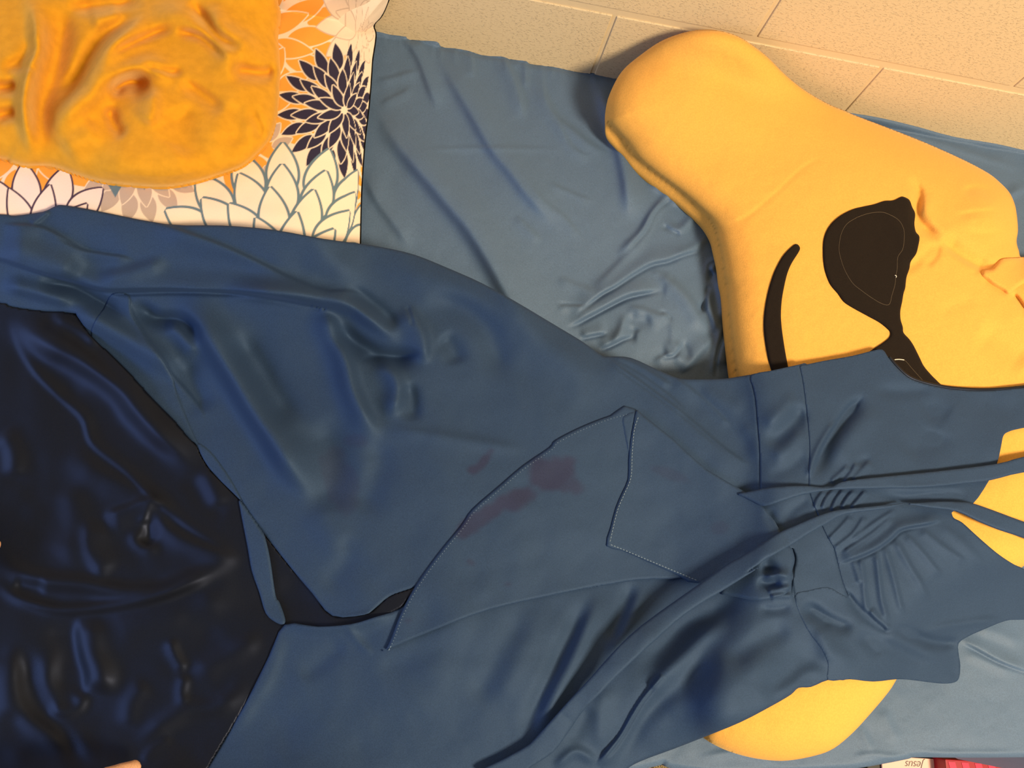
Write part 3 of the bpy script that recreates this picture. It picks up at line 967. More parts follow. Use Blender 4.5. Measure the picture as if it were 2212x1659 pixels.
# the skirt spills downwards from the middle of the bed towards its hem
gd = 0.050 * np.exp(-((GU - 1000) / 520.0) ** 2)
gd += 0.001 * noise2(170, 51) * 5 + 0.001 * noise2(50, 52) * 0.9
DF = [
    # --- upper left of the skirt
    (Z1([(1000, 150), (1400, 275), (1700, 405), (2000, 555), (2191, 625), (2400, 640), (2500, 700)]), 7, 5, 30),
    (Z1([(0, 175), (210, 185), (330, 215), (550, 340), (700, 372), (830, 392), (920, 430)]), 6, 4, 28),
    (Z1([(330, 80), (210, 175)]), 3, 5, 8),
    (Z1([(-200, 380), (0, 395), (250, 480), (500, 555), (700, 605), (900, 600), (1230, 600), (1700, 625), (2191, 715)]), 12, 34, 5),
    (Z1([(0, 300), (200, 350), (400, 420), (560, 520)]), 6, 26, 26),
    (Z1([(650, 540), (850, 500), (1050, 440), (1130, 400)]), 4, 10, 16),
    (Z1([(250, 560), (500, 600), (700, 710), (860, 800)]), -6, 14, 12),
    (Z1([(0, 570), (200, 620), (450, 690), (510, 740)]), 6, 16, 10),
    (Z1([(540, 640), (560, 760), (700, 850), (900, 960), (1080, 1090), (1180, 1240)]), 8, 18, 22),
    (Z1([(900, 690), (1050, 800), (1200, 815), (1300, 880), (1330, 980)]), -8, 10, 14),
    (Z1([(1100, 850), (1200, 870), (1260, 960), (1340, 1070)]), 5, 10, 14),
    (Z1([(1180, 625), (1280, 720), (1360, 850), (1440, 980), (1560, 1160), (1700, 1400), (1820, 1580), (1960, 1800), (2150, 2050)]), 13, 34, 20),
    (Z1([(1550, 900), (1700, 1100), (1850, 1350), (2000, 1550)]), -5, 26, 26),
    (Z1([(1240, 1050), (1300, 1250), (1400, 1450)]), -4, 20, 18),
    (Z1([(870, 640), (890, 770), (1000, 950), (1100, 1085), (1160, 1190), (1260, 1300), (1340, 1400), (1390, 1500)]), 3.5, 3, 12),
    # --- middle of the skirt
    (Z3([(-60, 340), (300, 370), (500, 400), (700, 440), (800, 500), (920, 590), (1010, 690)]), 10, 18, 12),
    (Z3([(680, 345), (780, 400), (900, 490), (1000, 590)]), -5, 12, 12),
    (Z3([(560, 540), (720, 650), (880, 740), (1020, 750), (1160, 735)]), -9, 14, 16),
    (Z3([(480, 430), (560, 510), (630, 620), (690, 790), (730, 950), (810, 1120), (900, 1250)]), 9, 11, 24),
    (Z3([(1050, 430), (1090, 510), (1150, 620), (1160, 730), (1170, 800)]), 7, 7, 34),
    (Z3([(830, 760), (930, 800), (990, 900), (990, 1000), (930, 1120)]), 5, 10, 18),
    (Z3([(760, 120), (1000, 230), (1300, 330), (1600, 470), (1900, 680), (2150, 880), (2300, 1000)]), 8, 34, 34),
    (Z3([(1150, 370), (1400, 470), (1540, 600), (1600, 800), (1640, 940)]), -6, 20, 22),
    (Z3([(1250, 620), (1320, 700), (1350, 800)]), -3, 16, 16),
    (Z3([(1040, 900), (1080, 1000), (1080, 1140)]), -3.5, 12, 14),
    (Z3([(520, 1100), (600, 1300), (620, 1500), (600, 1700)]), -4, 34, 34),
    (Z3([(880, 1180), (1200, 1210), (1500, 1260), (1790, 1310)]), 2.0, 8, 16),
    (Z3([(870, 1220), (880, 1400), (820, 1600), (760, 1700)]), -2.5, 24, 24),
    (Z4([(650, 380), (600, 560), (500, 700)]), -3, 20, 20),
    (Z4([(440, 230), (560, 400), (640, 560)]), 4, 26, 26),
    # --- the lower skirt
    (Z4([(0, 1480), (200, 1150), (280, 900)]), 3, 30, 12),
    (Z4([(280, 875), (470, 880), (650, 862), (790, 830), (920, 785)]), 7, 8, 16),
    (Z4([(620, 880), (720, 1000), (780, 1040)]), 2.5, 6, 8),
    (Z4([(370, 1180), (520, 1060), (620, 960)]), -3, 20, 14),
    (Z4([(760, 1100), (1000, 1060), (1250, 960)]), -2, 20, 20),
    (Z7([(850, 330), (790, 480), (740, 600), (690, 760)]), -5, 12, 11),
    (Z7([(920, 340), (860, 500), (770, 690), (660, 880)]), 3.5, 10, 10),
    (Z7([(560, 400), (450, 620), (350, 850), (240, 1090), (160, 1260), (60, 1400)]), -7, 13, 16),
    (Z7([(640, 400), (540, 620), (430, 860), (300, 1100), (210, 1290), (190, 1400)]), 5, 13, 11),
    (Z7([(250, 480), (130, 720), (0, 960), (-120, 1200)]), 3, 26, 24),
    (Z7([(120, 520), (0, 760), (-140, 1000), (-260, 1200)]), -3.5, 22, 24),
    (Z7([(-250, 300), (-420, 640), (-560, 1000), (-700, 1350)]), 2.5, 40, 40),
    (Z7([(-480, 420), (-640, 750), (-800, 1100)]), -2, 32, 32),
    (Z7([(1600, 430), (1450, 510), (1250, 620), (1080, 760), (950, 890), (860, 1000)]), -6, 18, 18),
    (Z7([(1500, 600), (1350, 690), (1200, 830), (1060, 970), (960, 1090)]), 6, 16, 12),
    (Z7([(1400, 790), (1330, 930), (1200, 1040), (1050, 1140), (920, 1250), (820, 1400), (700, 1540)]), -6.5, 18, 22),
    (Z7([(1060, 970), (930, 1120), (850, 1240), (770, 1380), (690, 1480), (590, 1600)]), 7, 20, 5),
    (Z7([(1050, 975), (970, 1065)]), 2, 3, 6),
    (Z7([(300, 1620), (430, 1500), (520, 1515), (600, 1590)]), 5, 8, 10),
    (Z7([(560, 1180), (470, 1330), (420, 1450)]), -3, 14, 14),
    (Z7([(700, 1050), (620, 1200), (620, 1380), (600, 1500)]), 3, 16, 14),
    (Z7([(1950, 640), (1750, 720), (1560, 840), (1450, 900)]), -5, 18, 20),
    (Z7([(1900, 800), (1650, 960), (1400, 1150), (1100, 1350)]), 3, 30, 26),
    (Z7([(2050, 740), (2000, 880), (1850, 1020), (1700, 1100)]), -4, 26, 24),
    (Z7([(2100, 640), (2170, 800), (2200, 900)]), 2.5, 12, 12),
    (Z7([(1000, 1420), (1300, 1320), (1700, 1180), (1950, 1020)]), 3, 26, 22),
    (Z7([(1990, 500), (2080, 560), (2200, 650)]), -4, 9, 9),
    (Z7([(1720, 215), (1780, 250), (1800, 300)]), -9, 12, 10),
    (Z7([(1690, 330), (1780, 355), (1860, 330)]), -9, 9, 9),
    (Z7([(1755, 330), (1770, 300), (1830, 285), (1900, 300), (1925, 330)]), 8, 7, 6),
    (Z7([(1760, 400), (1850, 385), (1930, 370)]), 3.5, 5, 6),
    (Z7([(1780, 440), (1860, 430), (1940, 430)]), 4, 5, 7),
    (Z7([(1700, 520), (1820, 525), (1930, 500)]), -4, 6, 10),
    (Z7([(1920, 100), (1950, 180), (1930, 270), (1925, 330), (1940, 420), (1960, 480)]), -2.2, 3, 5),
    # --- right of the skirt, towards the waist
    (Z5([(330, 50), (450, 90), (560, 150), (700, 240)]), 2.5, 5, 12),
    (Z5([(780, 220), (950, 400), (1100, 560), (1200, 700)]), -3, 18, 26),
    (Z5([(860, 250), (1000, 330), (1130, 380)]), 2.0, 14, 14),
    (Z5([(1120, 440), (1180, 560), (1210, 700)]), 2, 12, 12),
    # --- waistband
    (Z5([(1480, 330), (1440, 430), (1350, 520), (1250, 590)]), -7, 14, 14),
    (Z5([(1440, 280), (1330, 400), (1240, 480)]), 3, 10, 12),
    (Z5([(1480, 480), (1400, 600), (1280, 660)]), 3, 12, 12),
    (Z5([(1500, 620), (1400, 720), (1260, 780)]), -2.5, 10, 12),
    (Z5([(1270, 960), (1290, 1040), (1340, 1100)]), -3, 10, 8),
    (Z5([(1350, 1050), (1430, 960), (1520, 900)]), -2.5, 8, 10),
    # --- bodice
    (Z6([(510, 990), (560, 840), (640, 670), (730, 540), (820, 430), (900, 360)]), -9, 6, 18),
    (Z6([(490, 980), (530, 830), (600, 690), (690, 560)]), 5, 8, 4),
    (Z6([(650, 880), (760, 700), (880, 560), (1000, 470)]), 4, 22, 22),
    (Z6([(930, 340), (1150, 350), (1300, 340), (1400, 345)]), -2.5, 10, 10),
    (Z6([(1180, 820), (1260, 760), (1400, 700), (1450, 620)]), -3.5, 26, 22),
    (Z6([(1300, 520), (1400, 480), (1500, 540)]), -2.5, 22, 20),
    (Z6([(1700, 400), (1850, 460), (2031, 480)]), -1.5, 20, 20),
    (Z6([(640, 1000), (720, 930), (770, 880)]), 2.6, 4, 8),
    (Z6([(740, 1000), (800, 920), (830, 860)]), 3.0, 4, 8),
    (Z6([(800, 990), (880, 900), (930, 850)]), 2.6, 5, 10),
    (Z6([(820, 870), (880, 840), (930, 850)]), -2.4, 6, 6),
    (Z6([(680, 1050), (620, 1110), (580, 1200)]), 3.4, 6, 4),
    (Z6([(745, 1050), (690, 1120), (650, 1210)]), 3.4, 6, 4),
    (Z6([(820, 1060), (770, 1110), (720, 1190)]), 3.4, 6, 4),
    (Z6([(900, 1060), (850, 1120), (790, 1190)]), 3.4, 6, 4),
    (Z6([(600, 1060), (550, 1130), (530, 1200)]), 3.0, 6, 4),
    (Z6([(960, 1090), (1200, 1110), (1480, 1110), (1650, 1130)]), -6, 12, 9),
    (Z6([(1050, 1060), (1300, 1060), (1600, 1050)]), 2, 8, 8),
    (Z8([(560, 200), (640, 120), (710, 40)]), 3.4, 4, 7),
    (Z8([(590, 260), (720, 160), (800, 40)]), 3.4, 4, 7),
    (Z8([(640, 290), (840, 160), (980, 40)]), 3.4, 4, 8),
    (Z8([(700, 210), (800, 130), (900, 60), (1000, 0)]), 2.5, 4, 7),
    (Z8([(620, 345), (850, 258), (960, 180), (1030, 122), (1190, 88), (1300, 60)]), 6.5, 16, 3.5),
    (Z8([(765, 300), (790, 450), (815, 640), (820, 680)]), 3.6, 4, 9),
    (Z8([(875, 260), (895, 450), (915, 600), (950, 740)]), 4.2, 4, 10),
    (Z8([(925, 220), (985, 420), (1050, 690)]), 3.8, 4, 11),
    (Z8([(985, 180), (1085, 360), (1160, 480), (1210, 600)]), 3.4, 4, 12),
    (Z8([(1050, 150), (1170, 280), (1300, 440)]), 2.2, 4, 12),
    (Z8([(1150, 120), (1300, 240), (1450, 340)]), 2.0, 5, 12),
    (Z8([(1250, 90), (1400, 190), (1600, 400)]), 2.0, 6, 14),
    (Z8([(720, 320), (745, 400), (765, 480)]), 2.4, 4, 7),
    (Z8([(660, 500), (720, 600), (810, 690), (940, 775), (1000, 800)]), -5, 6, 8),
    (Z8([(820, 640), (880, 710), (960, 780)]), 4, 8, 5),
    (Z8([(960, 745), (1100, 800), (1230, 845), (1340, 850), (1420, 830)]), -9, 8, 14),
    (Z8([(1150, 790), (1280, 755), (1400, 735), (1560, 715), (1700, 712)]), 4, 7, 8),
    (Z8([(900, 770), (1050, 850), (1180, 920), (1300, 950)]), 4.5, 14, 14),
    (Z8([(400, 590), (520, 680), (640, 740), (740, 750)]), -7, 9, 14),
    (Z8([(430, 640), (520, 800), (640, 940), (760, 1010)]), 3.5, 14, 20),
    (Z8([(750, 800), (850, 880), (900, 950)]), -3.5, 10, 10),
    (Z8([(730, 760), (900, 850), (1100, 940), (1280, 980)]), -3, 12, 12),
    (Z8([(560, 1090), (450, 1040), (330, 1120), (200, 1210)]), 3, 10, 10),
    (Z8([(1380, 900), (1370, 1000), (1330, 1080)]), -2, 14, 14),
    (Z8([(1200, 430), (1300, 500), (1420, 480)]), -2.0, 30, 30),
]
SHARP = [
    # (points, height, left-hand width, right-hand width): overlapping folds with one crisp edge
    ([(1300, 766), (1345, 800), (1388, 830), (1430, 861), (1475, 895), (1547, 956), (1590, 988), (1625, 1010)], 4.0, 3, 60),
    ([(1312, 774), (1350, 792), (1400, 822), (1450, 860), (1490, 900)], 2.0, 3, 16),
    (Z5([(700, 180), (780, 230), (900, 330), (1050, 480)]), 1.8, 3, 20),
]
for pts, amp, wa, wb in DF:
    if min(wa, wb) > 5.5:
        k_ = 1.25 if min(wa, wb) >= 10 else 1.1
        mu, mv = np.mean(np.array(pts), axis=0)
        fold(gd, pts, amp * ((2.2 if min(wa, wb) >= 10 else 1.5) if (mu < 1000 and mv < 1150) else 1.05), wa * k_, wb * k_, 0.2, 0.2)
gd = 0.3 * gd + 0.7 * blur(gd, 6, 2)
# the cloth stands away from the sides of the pillow under it
blob(gd, (1400, 1490), 230, 170, 26)
blob(gd, (1450, 940), 210, 220, 20)
for pts, amp, wa, wb in DF + SHARP:
    if min(wa, wb) <= 5.5:
        fold(gd, pts, amp * 0.95, max(wa, 3.2), max(wb, 3.2), 0.12, 0.12)
for pts, amp, w in [
    # dark lines where one layer of cloth tucks under the next
    ([(1302, 768), (1345, 803), (1388, 833), (1430, 864), (1475, 898), (1547, 959), (1590, 991)], -1.6, 3.2),
    (Z1([(1100, 175), (1400, 265), (1700, 395), (2000, 545), (2191, 615)]) + Z3([(600, 348), (680, 345), (760, 390)]), -2.2, 3.6),
    (Z1([(370, 245), (550, 333), (700, 363), (830, 383), (910, 415)]), -2.6, 3.6),
    (Z1([(0, 412), (250, 502), (500, 575), (700, 622), (860, 640), (1230, 632), (1700, 655), (2191, 745)]) + Z3([(300, 400), (500, 450), (620, 500)]), -3.4, 4.4),
    (Z1([(260, 560), (500, 600), (700, 705), (860, 800)]), -3.0, 4.2),
    (Z1([(1020, 800), (1200, 812), (1290, 860), (1335, 960)]), -3.0, 5.0),
    (Z3([(760, 762), (880, 742), (1000, 745), (1150, 722)]), -3.0, 7.0),
    (Z3([(1045, 440), (1075, 520), (1080, 570)]), -2.0, 4.5),
    (Z7([(1060, 985), (930, 1135), (855, 1255), (775, 1395), (700, 1500), (600, 1605)]), -2.6, 3.8),
    (Z8([(570, 200), (650, 118), (718, 30)]), -1.6, 3.2),
    (Z8([(600, 262), (728, 160), (806, 30)]), -1.6, 3.2),
    (Z8([(650, 295), (848, 160), (986, 36)]), -1.4, 3.2),
    (Z8([(700, 350), (850, 272), (960, 204), (1036, 138), (1180, 104)]), -2.2, 3.6),
    (Z8([(800, 470), (818, 660)]), -1.8, 3.4),
    (Z8([(882, 262), (904, 450), (922, 640)]), -1.6, 3.2),
    (Z8([(932, 222), (992, 420), (1056, 690)]), -1.6, 3.2),
    (Z8([(670, 510), (740, 620), (830, 710), (950, 785)]), -3.0, 4.0),
    (Z6([(545, 860), (600, 745), (700, 600), (800, 478), (890, 372)]), -2.6, 4.6),
]:
    fold(gd, pts, amp, w, w, 0.15, 0.2)
# seams of the waistband
SEAM1 = Z5([(1170, 165), (1180, 230), (1198, 310), (1212, 480), (1224, 640), (1225, 830)])
SEAM2 = Z5([(1458, 105), (1475, 180), (1490, 280), (1508, 440), (1520, 600), (1515, 820), (1530, 900), (1562, 985), (1600, 1080), (1640, 1160)]) + \
    Z8([(600, 250), (622, 340), (655, 470), (690, 560)])
for s in (SEAM1, SEAM2):
    fold(gd, s, -0.9, 3.2, 3.2, 0, 0)
    fold(gd, s, 0.8, 3, 12, 0, 0)
DH = np.maximum(DB + gd, SUP + 0.0022)

# stains on the cloth
DCOL = np.ones(GU.shape + (3,))
PURP = np.array([0.95, 0.62, 0.62])
st = np.zeros(GU.shape)
wob = noise2(46, 61) * 0.9 + noise2(15, 62) * 0.35
for c, rx, ry, ang, a in [((1195, 1020), 62, 42, -0.15, 1.0), ((1235, 1050), 34, 24, 0.2, .8), ((1100, 1085), 74, 26, -0.42, 1.0), ((1020, 1130), 44, 20, -0.7, 0.9),
                          ((1042, 1001), 26, 11, -0.9, .9), ((1025, 1015), 16, 12, 0, .9), ((1060, 975), 8, 5, 0, .7),
                          ((735, 1040), 34, 80, -0.25, .35), ((1017, 1215), 12, 7, .4, .6), ((770, 950), 30, 16, 0, .35), ((1450, 1025), 44, 12, .35, .35),
                          ((1020, 1145), 18, 10, 0, .6), ((1555, 1140), 20, 14, 0, .3), ((1098, 1262), 9, 5, 0, .5), ((880, 1340), 9, 6, 0, .4)]:
    ca, sa = math.cos(ang), math.sin(ang)
    x = GU - c[0]; y = GV - c[1]
    q = ((x * ca + y * sa) / rx) ** 2 + ((-x * sa + y * ca) / ry) ** 2
    st = np.maximum(st, a * np.clip((1.15 + wob - q) * 1.6, 0, 1))
st = blur(st, 4, 1)
STC = np.array([0.98, 0.54, 0.62])
for k in range(3):
    DCOL[..., k] = 1 - st * (1 - STC[k])


def dcolor(u, v):
    return np.stack([bil(DCOL[..., k], u, v) for k in range(3)], -1)


dress = empty('dress', tuple(P(np.array(1200.0), np.array(1000.0), np.array(BED_Z))))
tag(dress, 'long navy blue dress laid out across the bed with untied ribbon sashes', 'dress')

# ---- satin lining
gl = 0.050 * np.exp(-((GU - 1000) / 520.0) ** 2)
gl += 0.001 * noise2(150, 71) * 4
for pts, amp, wa, wb in [
    (Z1([(130, 720), (170, 850), (300, 960), (500, 1060), (700, 1180), (830, 1290), (930, 1420), (1060, 1560), (1250, 1720), (1400, 1840)]), 30, 36, 19),
    (Z1([(60, 740), (100, 900), (150, 1030), (250, 1180), (400, 1330), (560, 1480)]) + Z2([(440, 130), (600, 260), (720, 380), (880, 510), (1060, 620), (1190, 720)]), 5, 12, 4),
    (Z1([(330, 790), (520, 870), (620, 930), (700, 1000)]), 9, 12, 14),
    (Z1([(220, 790), (450, 880), (700, 1100), (860, 1250), (940, 1250)]), -6, 12, 12),
    (Z2([(330, 130), (400, 220), (500, 290), (600, 340), (700, 385), (850, 480)]), 9, 16, 26),
    (Z2([(480, 480), (600, 440), (700, 400), (760, 440)]), 10, 8, 24),
    (Z2([(720, 420), (780, 520), (900, 600), (1060, 660), (1150, 700)]), 8, 10, 16),
    (Z2([(700, 440), (670, 540), (640, 580), (700, 625), (770, 610)]), 6, 7, 10),
    (Z2([(680, 480), (700, 560), (730, 600)]), -7, 12, 12),
    (Z2([(450, 470), (420, 560), (440, 660), (520, 770)]), 8, 26, 12),
    (Z2([(320, 300), (350, 450), (330, 620), (290, 700)]), 7, 26, 22),
    (Z2([(-40, 640), (60, 720), (200, 770), (400, 790), (600, 825), (760, 815), (900, 760), (1000, 720), (1080, 690), (1150, 690)]), 13, 12, 14),
    (Z2([(-40, 740), (40, 830), (150, 880), (300, 910), (500, 895), (700, 860), (900, 790), (1080, 710)]), 9, 8, 9),
    (Z2([(60, 790), (150, 800), (220, 800)]), -5, 12, 10),
    (Z2([(420, 930), (425, 1030), (445, 1140), (470, 1240), (460, 1330)]), 13, 22, 26),
    (Z2([(350, 930), (350, 1030), (370, 1140), (395, 1240), (370, 1330)]), -7, 7, 14),
    (Z2([(300, 950), (300, 1080), (320, 1200), (330, 1330)]), -6, 26, 22),
    (Z2([(400, 1290), (370, 1370), (300, 1390), (220, 1370)]), 6, 10, 12),
    (Z2([(230, 1030), (250, 1120), (220, 1220), (240, 1330), (300, 1440), (400, 1560), (470, 1659)]), 6, 16, 18),
    (Z2([(120, 1050), (140, 1200), (200, 1340), (300, 1470), (380, 1600), (440, 1700)]), -6, 18, 16),
    (Z2([(60, 1050), (60, 1250), (110, 1400), (230, 1500), (350, 1600)]), 8, 14, 16),
    (Z2([(-20, 1100), (10, 1300), (60, 1450)]), 6, 16, 20),
    (Z2([(450, 1120), (600, 1000), (800, 930), (1000, 880), (1150, 820)]), 8, 26, 26),
    (Z2([(800, 1040), (830, 1130), (880, 1210)]), 6, 8, 10),
    (Z2([(880, 1210), (1000, 1170), (1150, 1080), (1250, 1030)]), 7, 14, 18),
    (Z2([(880, 1210), (860, 1300), (880, 1370)]), 5, 8, 10),
    (Z2([(640, 1560), (750, 1460), (880, 1385), (1040, 1360), (1180, 1260)]), 8, 14, 16),
    (Z2([(600, 1480), (620, 1350), (700, 1250)]), 4, 14, 14),
    (Z2([(660, 1640), (720, 1570), (820, 1510)]), 3, 6, 10),
    (Z2([(950, 240), (1000, 320), (1040, 440)]), 6, 16, 14),
    (Z2([(880, 260), (960, 400), (1080, 480)]), -4, 14, 16),
    (Z2([(0, 60), (60, 160), (60, 300)]), 7, 18, 14),
]:
    fold(gl, pts, amp * 0.55, wa * 1.45, wb * 1.45, 0.2, 0.2)
blob(gl, (640, 1290), 90, 60, -9)
gl = blur(gl, 4, 2)
LNH = DB + gl + 0.002
LNH = np.maximum(LNH, SUP + 0.0015)
LNH_FREE = LNH.copy()
HEM = Z1([(620, 930), (740, 1040), (870, 1170), (1040, 1360), (1180, 1500), (1280, 1620)]) + Z2(
    [(925, 130), (960, 200), (1010, 270), (1130, 390)])
# ---- upper skirt
UP = [(-140, 470), (0, 463), (32, 466), (93, 457), (118, 446), (135, 443), (192, 452), (358, 484), (479, 487), (588, 496), (700, 516), (782, 527),
      (836, 536), (898, 551), (970, 580), (1042, 612), (1115, 652), (1187, 695), (1260, 739), (1300, 768), (1323, 770), (1363, 773),
      (1417, 797), (1460, 815), (1489, 819), (1561, 818), (1598, 813), (1623, 809), (1637, 808)] + [(x + 15, y) for x, y in SEAM1[1:]] + [
      (1655, 1120), (1640, 1180), (1475, 1205), (1200, 1215), (1000, 1232), (891, 1270), (842, 1288), (810, 1314), (786, 1328), (718, 1330),
      (675, 1282), (631, 1230), (563, 1143), (524, 1087)] + HEM[::-1] + Z1([(520, 790), (500, 768), (350, 760), (200, 746), (60, 722), (0, 700)]) + [(-140, 640)]
cloth('upper_skirt', UP, DH + 0.0022 * np.clip((1620 - GU) / 160, 0, 1), M['dress'], dress, lift=0.0, edge=0.0013, edge_r=6, rim=0.0022, sub=3, color=dcolor)
# ---- lower skirt
LOW = Z4([(290, 880), (470, 890), (650, 876), (780, 838), (912, 793), (1000, 700)]) + [(1000, 1200), (1475, 1180), (1640, 1160), (1655, 1180)] + Z5(
    [(1470, 1200), (1490, 1300), (1500, 1380)]) + Z8([(430, 560), (450, 610), (520, 740), (620, 880), (670, 980), (690, 1088), (560, 1095)]) + [(1752, 1484), (1725, 1486), (1708, 1501),
      (1667, 1525), (1600, 1560), (1524, 1591), (1455, 1618), (1385, 1644), (1350, 1665), (1300, 1715), (900, 1740), (420, 1745), (440, 1680), (453, 1650), (526, 1527), (581, 1417)]
cover = inside(spline(UP, True, 3), GU, GV) | inside(spline(LOW, True, 3), GU, GV)
LNH = np.where(cover, np.minimum(LNH, DH - 0.004), LNH)
LIN = [(-140, 640), (60, 640), (180, 690), (300, 760), (420, 900), (540, 1050), (700, 1230), (800, 1290), (930, 1225), (930, 1340), (800, 1400), (700, 1450), (640, 1560), (600, 1700),
       (300, 1730), (-140, 1740)]
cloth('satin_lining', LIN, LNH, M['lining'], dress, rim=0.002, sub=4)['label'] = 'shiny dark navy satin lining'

cloth('lower_skirt', LOW, DH, M['dress'], dress, lift=0.0, edge=0.0015, edge_r=6, rim=0.008, sub=3, color=dcolor)
# ---- facing strip along the hem
STRIP = [(517, 1080), (519, 1101), (526, 1138), (535, 1184), (544, 1234), (560, 1280), (574, 1325), (595, 1344), (611, 1349), (616, 1338), (603, 1300), (595, 1286),
         (583, 1206), (572, 1160), (563, 1140), (540, 1105)]
cloth('hem_facing', STRIP, LNH, M['dress'], dress, lift=0.004, edge=0.001, edge_r=5, rim=0.002, sub=3, color=dcolor)
BAND_IN = Z1([(870, 650), (885, 765), (940, 860), (1000, 950), (1100, 1085), (1160, 1190), (1190, 1300), (1260, 1480), (1330, 1640)])
BAND = [(198, 727)] + HEM[1:] + [(524, 1087), (500, 1040), (462, 985), (435, 960)] + BAND_IN[::-1] + Z1([(760, 640), (700, 740), (640, 830)])
cloth('hem_facing', BAND, DH + 0.0022, M['dress'], dress, lift=0.0011, edge=0.0004, edge_r=5, rim=0.0012, sub=3, color=dcolor)
# ---- bodice and waistband
WB = SEAM1 + [(1647, 1120), (1655, 1180)] + Z5([(1420, 1200), (1432, 1300), (1420, 1400)]) + Z8([(330, 560), (450, 610), (600, 640), (690, 590), (690, 560), (655, 470), (622, 340), (600, 250)]) + \
    Z5([(1675, 1150), (1635, 1070), (1597, 975), (1565, 900), (1550, 820), (1555, 600), (1543, 440), (1525, 280), (1510, 180), (1500, 100), (1458, 103), (1290, 140)])
ramp = np.clip((1290 - GV) / 110, 0.0, 1)
cloth('waistband', WB, DH + 0.0012 * ramp, M['dress'], dress, lift=0.00005, edge=0.0, edge_r=5, rim=0.001, sub=2, color=dcolor)
BOD = SEAM2 + Z8([(640, 540), (560, 500), (440, 520), (345, 560), (420, 760), (520, 900), (560, 1000), (560, 1095)]) + Z8(
    [(700, 1090), (850, 1105), (1000, 1090), (1100, 1095), (1200, 1108), (1300, 1118), (1370, 1110), (1400, 1080), (1408, 1000), (1398, 930), (1397, 860),
     (1460, 815), (1560, 770), (1700, 715), (1816, 708)]) + [(2340, 1335), (2340, 1300), (2260, 1262), (2212, 1229), (2190, 1219), (2154, 1195), (2112, 1159), (2079, 1129),
      (2062, 1120), (2057, 1112), (2060, 1104), (2100, 1090)] + Z6(
    [(1780, 990), (1840, 860), (1868, 740), (1883, 670), (1920, 640), (2031, 610)]) + [(2340, 900), (2340, 828)] + Z6(
    [(2031, 325), (1850, 342), (1700, 347), (1550, 338), (1450, 325), (1300, 290), (1200, 250), (1120, 180), (1060, 110), (1015, 50), (930, 62), (800, 95), (600, 130), (430, 165)])
cloth('bodice', BOD, DH + 0.0018 * ramp, M['dress'], dress, lift=0.0001, edge=0.0, edge_r=5, rim=0.002, sub=3, color=dcolor)
seam_line('neckline_binding', Z6([(1060, 104), (1120, 173), (1200, 243), (1300, 283), (1450, 318), (1550, 331), (1700, 340), (1850, 336), (2031, 319)]) + [(2300, 824)],
          DH, -0.001, 0.0026, M['lining'], dress)['label'] = 'dark inner facing along the neckline'

# ---- pointed tail of the wrap panel
TAIL = Z5([(482, 370), (330, 408), (150, 478), (0, 556)]) + Z3([(1900, 1290), (1740, 1400), (1600, 1520), (1440, 1659)]) + Z4(
    [(1250, 340), (1120, 500), (1000, 670), (920, 820), (870, 950), (835, 1022), (815, 1028), (850, 1016), (1100, 910), (1400, 800), (1700, 730), (2014, 665)]) + Z5(
    [(200, 1440), (500, 1390), (760, 1378), (900, 1300), (1200, 1120), (900, 760)])
tl = np.zeros(GU.shape)
s = spline(TAIL, True, 4)
tail = cloth('wrap_panel_tail', TAIL, DH, M['dress'], dress, lift=0.0052, edge=0.0016, edge_r=5, rim=0.0022, sub=3, color=dcolor)
curve = Z5([(482, 370), (330, 408), (150, 478), (0, 556)]) + Z3([(1900, 1290), (1740, 1400), (1600, 1520), (1440, 1659)]) + Z4(
    [(1250, 340), (1120, 500), (1000, 670), (920, 820), (870, 950), (835, 1020)])
crv = spline(curve, sub=10)
tn = np.gradient(crv, axis=0); tn /= np.linalg.norm(tn, axis=1)[:, None]
off = crv + np.stack([tn[:, 1], -tn[:, 0]], 1) * 7
# stitches: short raised threads
def stitches(name, path, lift, F, parent, n_px=7.0, r=0.00028, fill=0.6):
    seg = np.linalg.norm(np.diff(path, axis=0), axis=1); cum = np.concatenate([[0], np.cumsum(seg)])
    L = cum[-1]; n = int(L / n_px)
    V, Fc = [], []
    for i in range(n):
        a = i * n_px; b = a + n_px * fill
        pts = [np.array([np.interp(t, cum, path[:, 0]), np.interp(t, cum, path[:, 1])]) for t in (a, (a + b) / 2, b)]
        u = np.array([p_[0] for p_ in pts]); v = np.array([p_[1] for p_ in pts])
        q = P(u, v, bil(F, u, v) + lift)
        d = q[2] - q[0]; sd = np.cross(d, [0, 0, 1]); sd = sd / (np.linalg.norm(sd) + 1e-9) * r * 1.6
        base = len(V)
        V += [q[0] - sd, q[0] + sd, q[1] - sd + [0, 0, r], q[1] + sd + [0, 0, r], q[2] - sd, q[2] + sd,
              q[0] - [0, 0, r * 3], q[2] - [0, 0, r * 3]]
        Fc += [(base, base + 1, base + 3, base + 2), (base + 2, base + 3, base + 5, base + 4), (base, base + 2, base + 4, base + 7, base + 6),
               (base + 1, base + 6, base + 7, base + 5, base + 3)]
    o = link_mesh(name, V, Fc, M['thread'], parent, smooth=False)
    tag(o, kind='stuff')
    return o


stitches('hem_stitching', off, 0.0050, DH, tail)

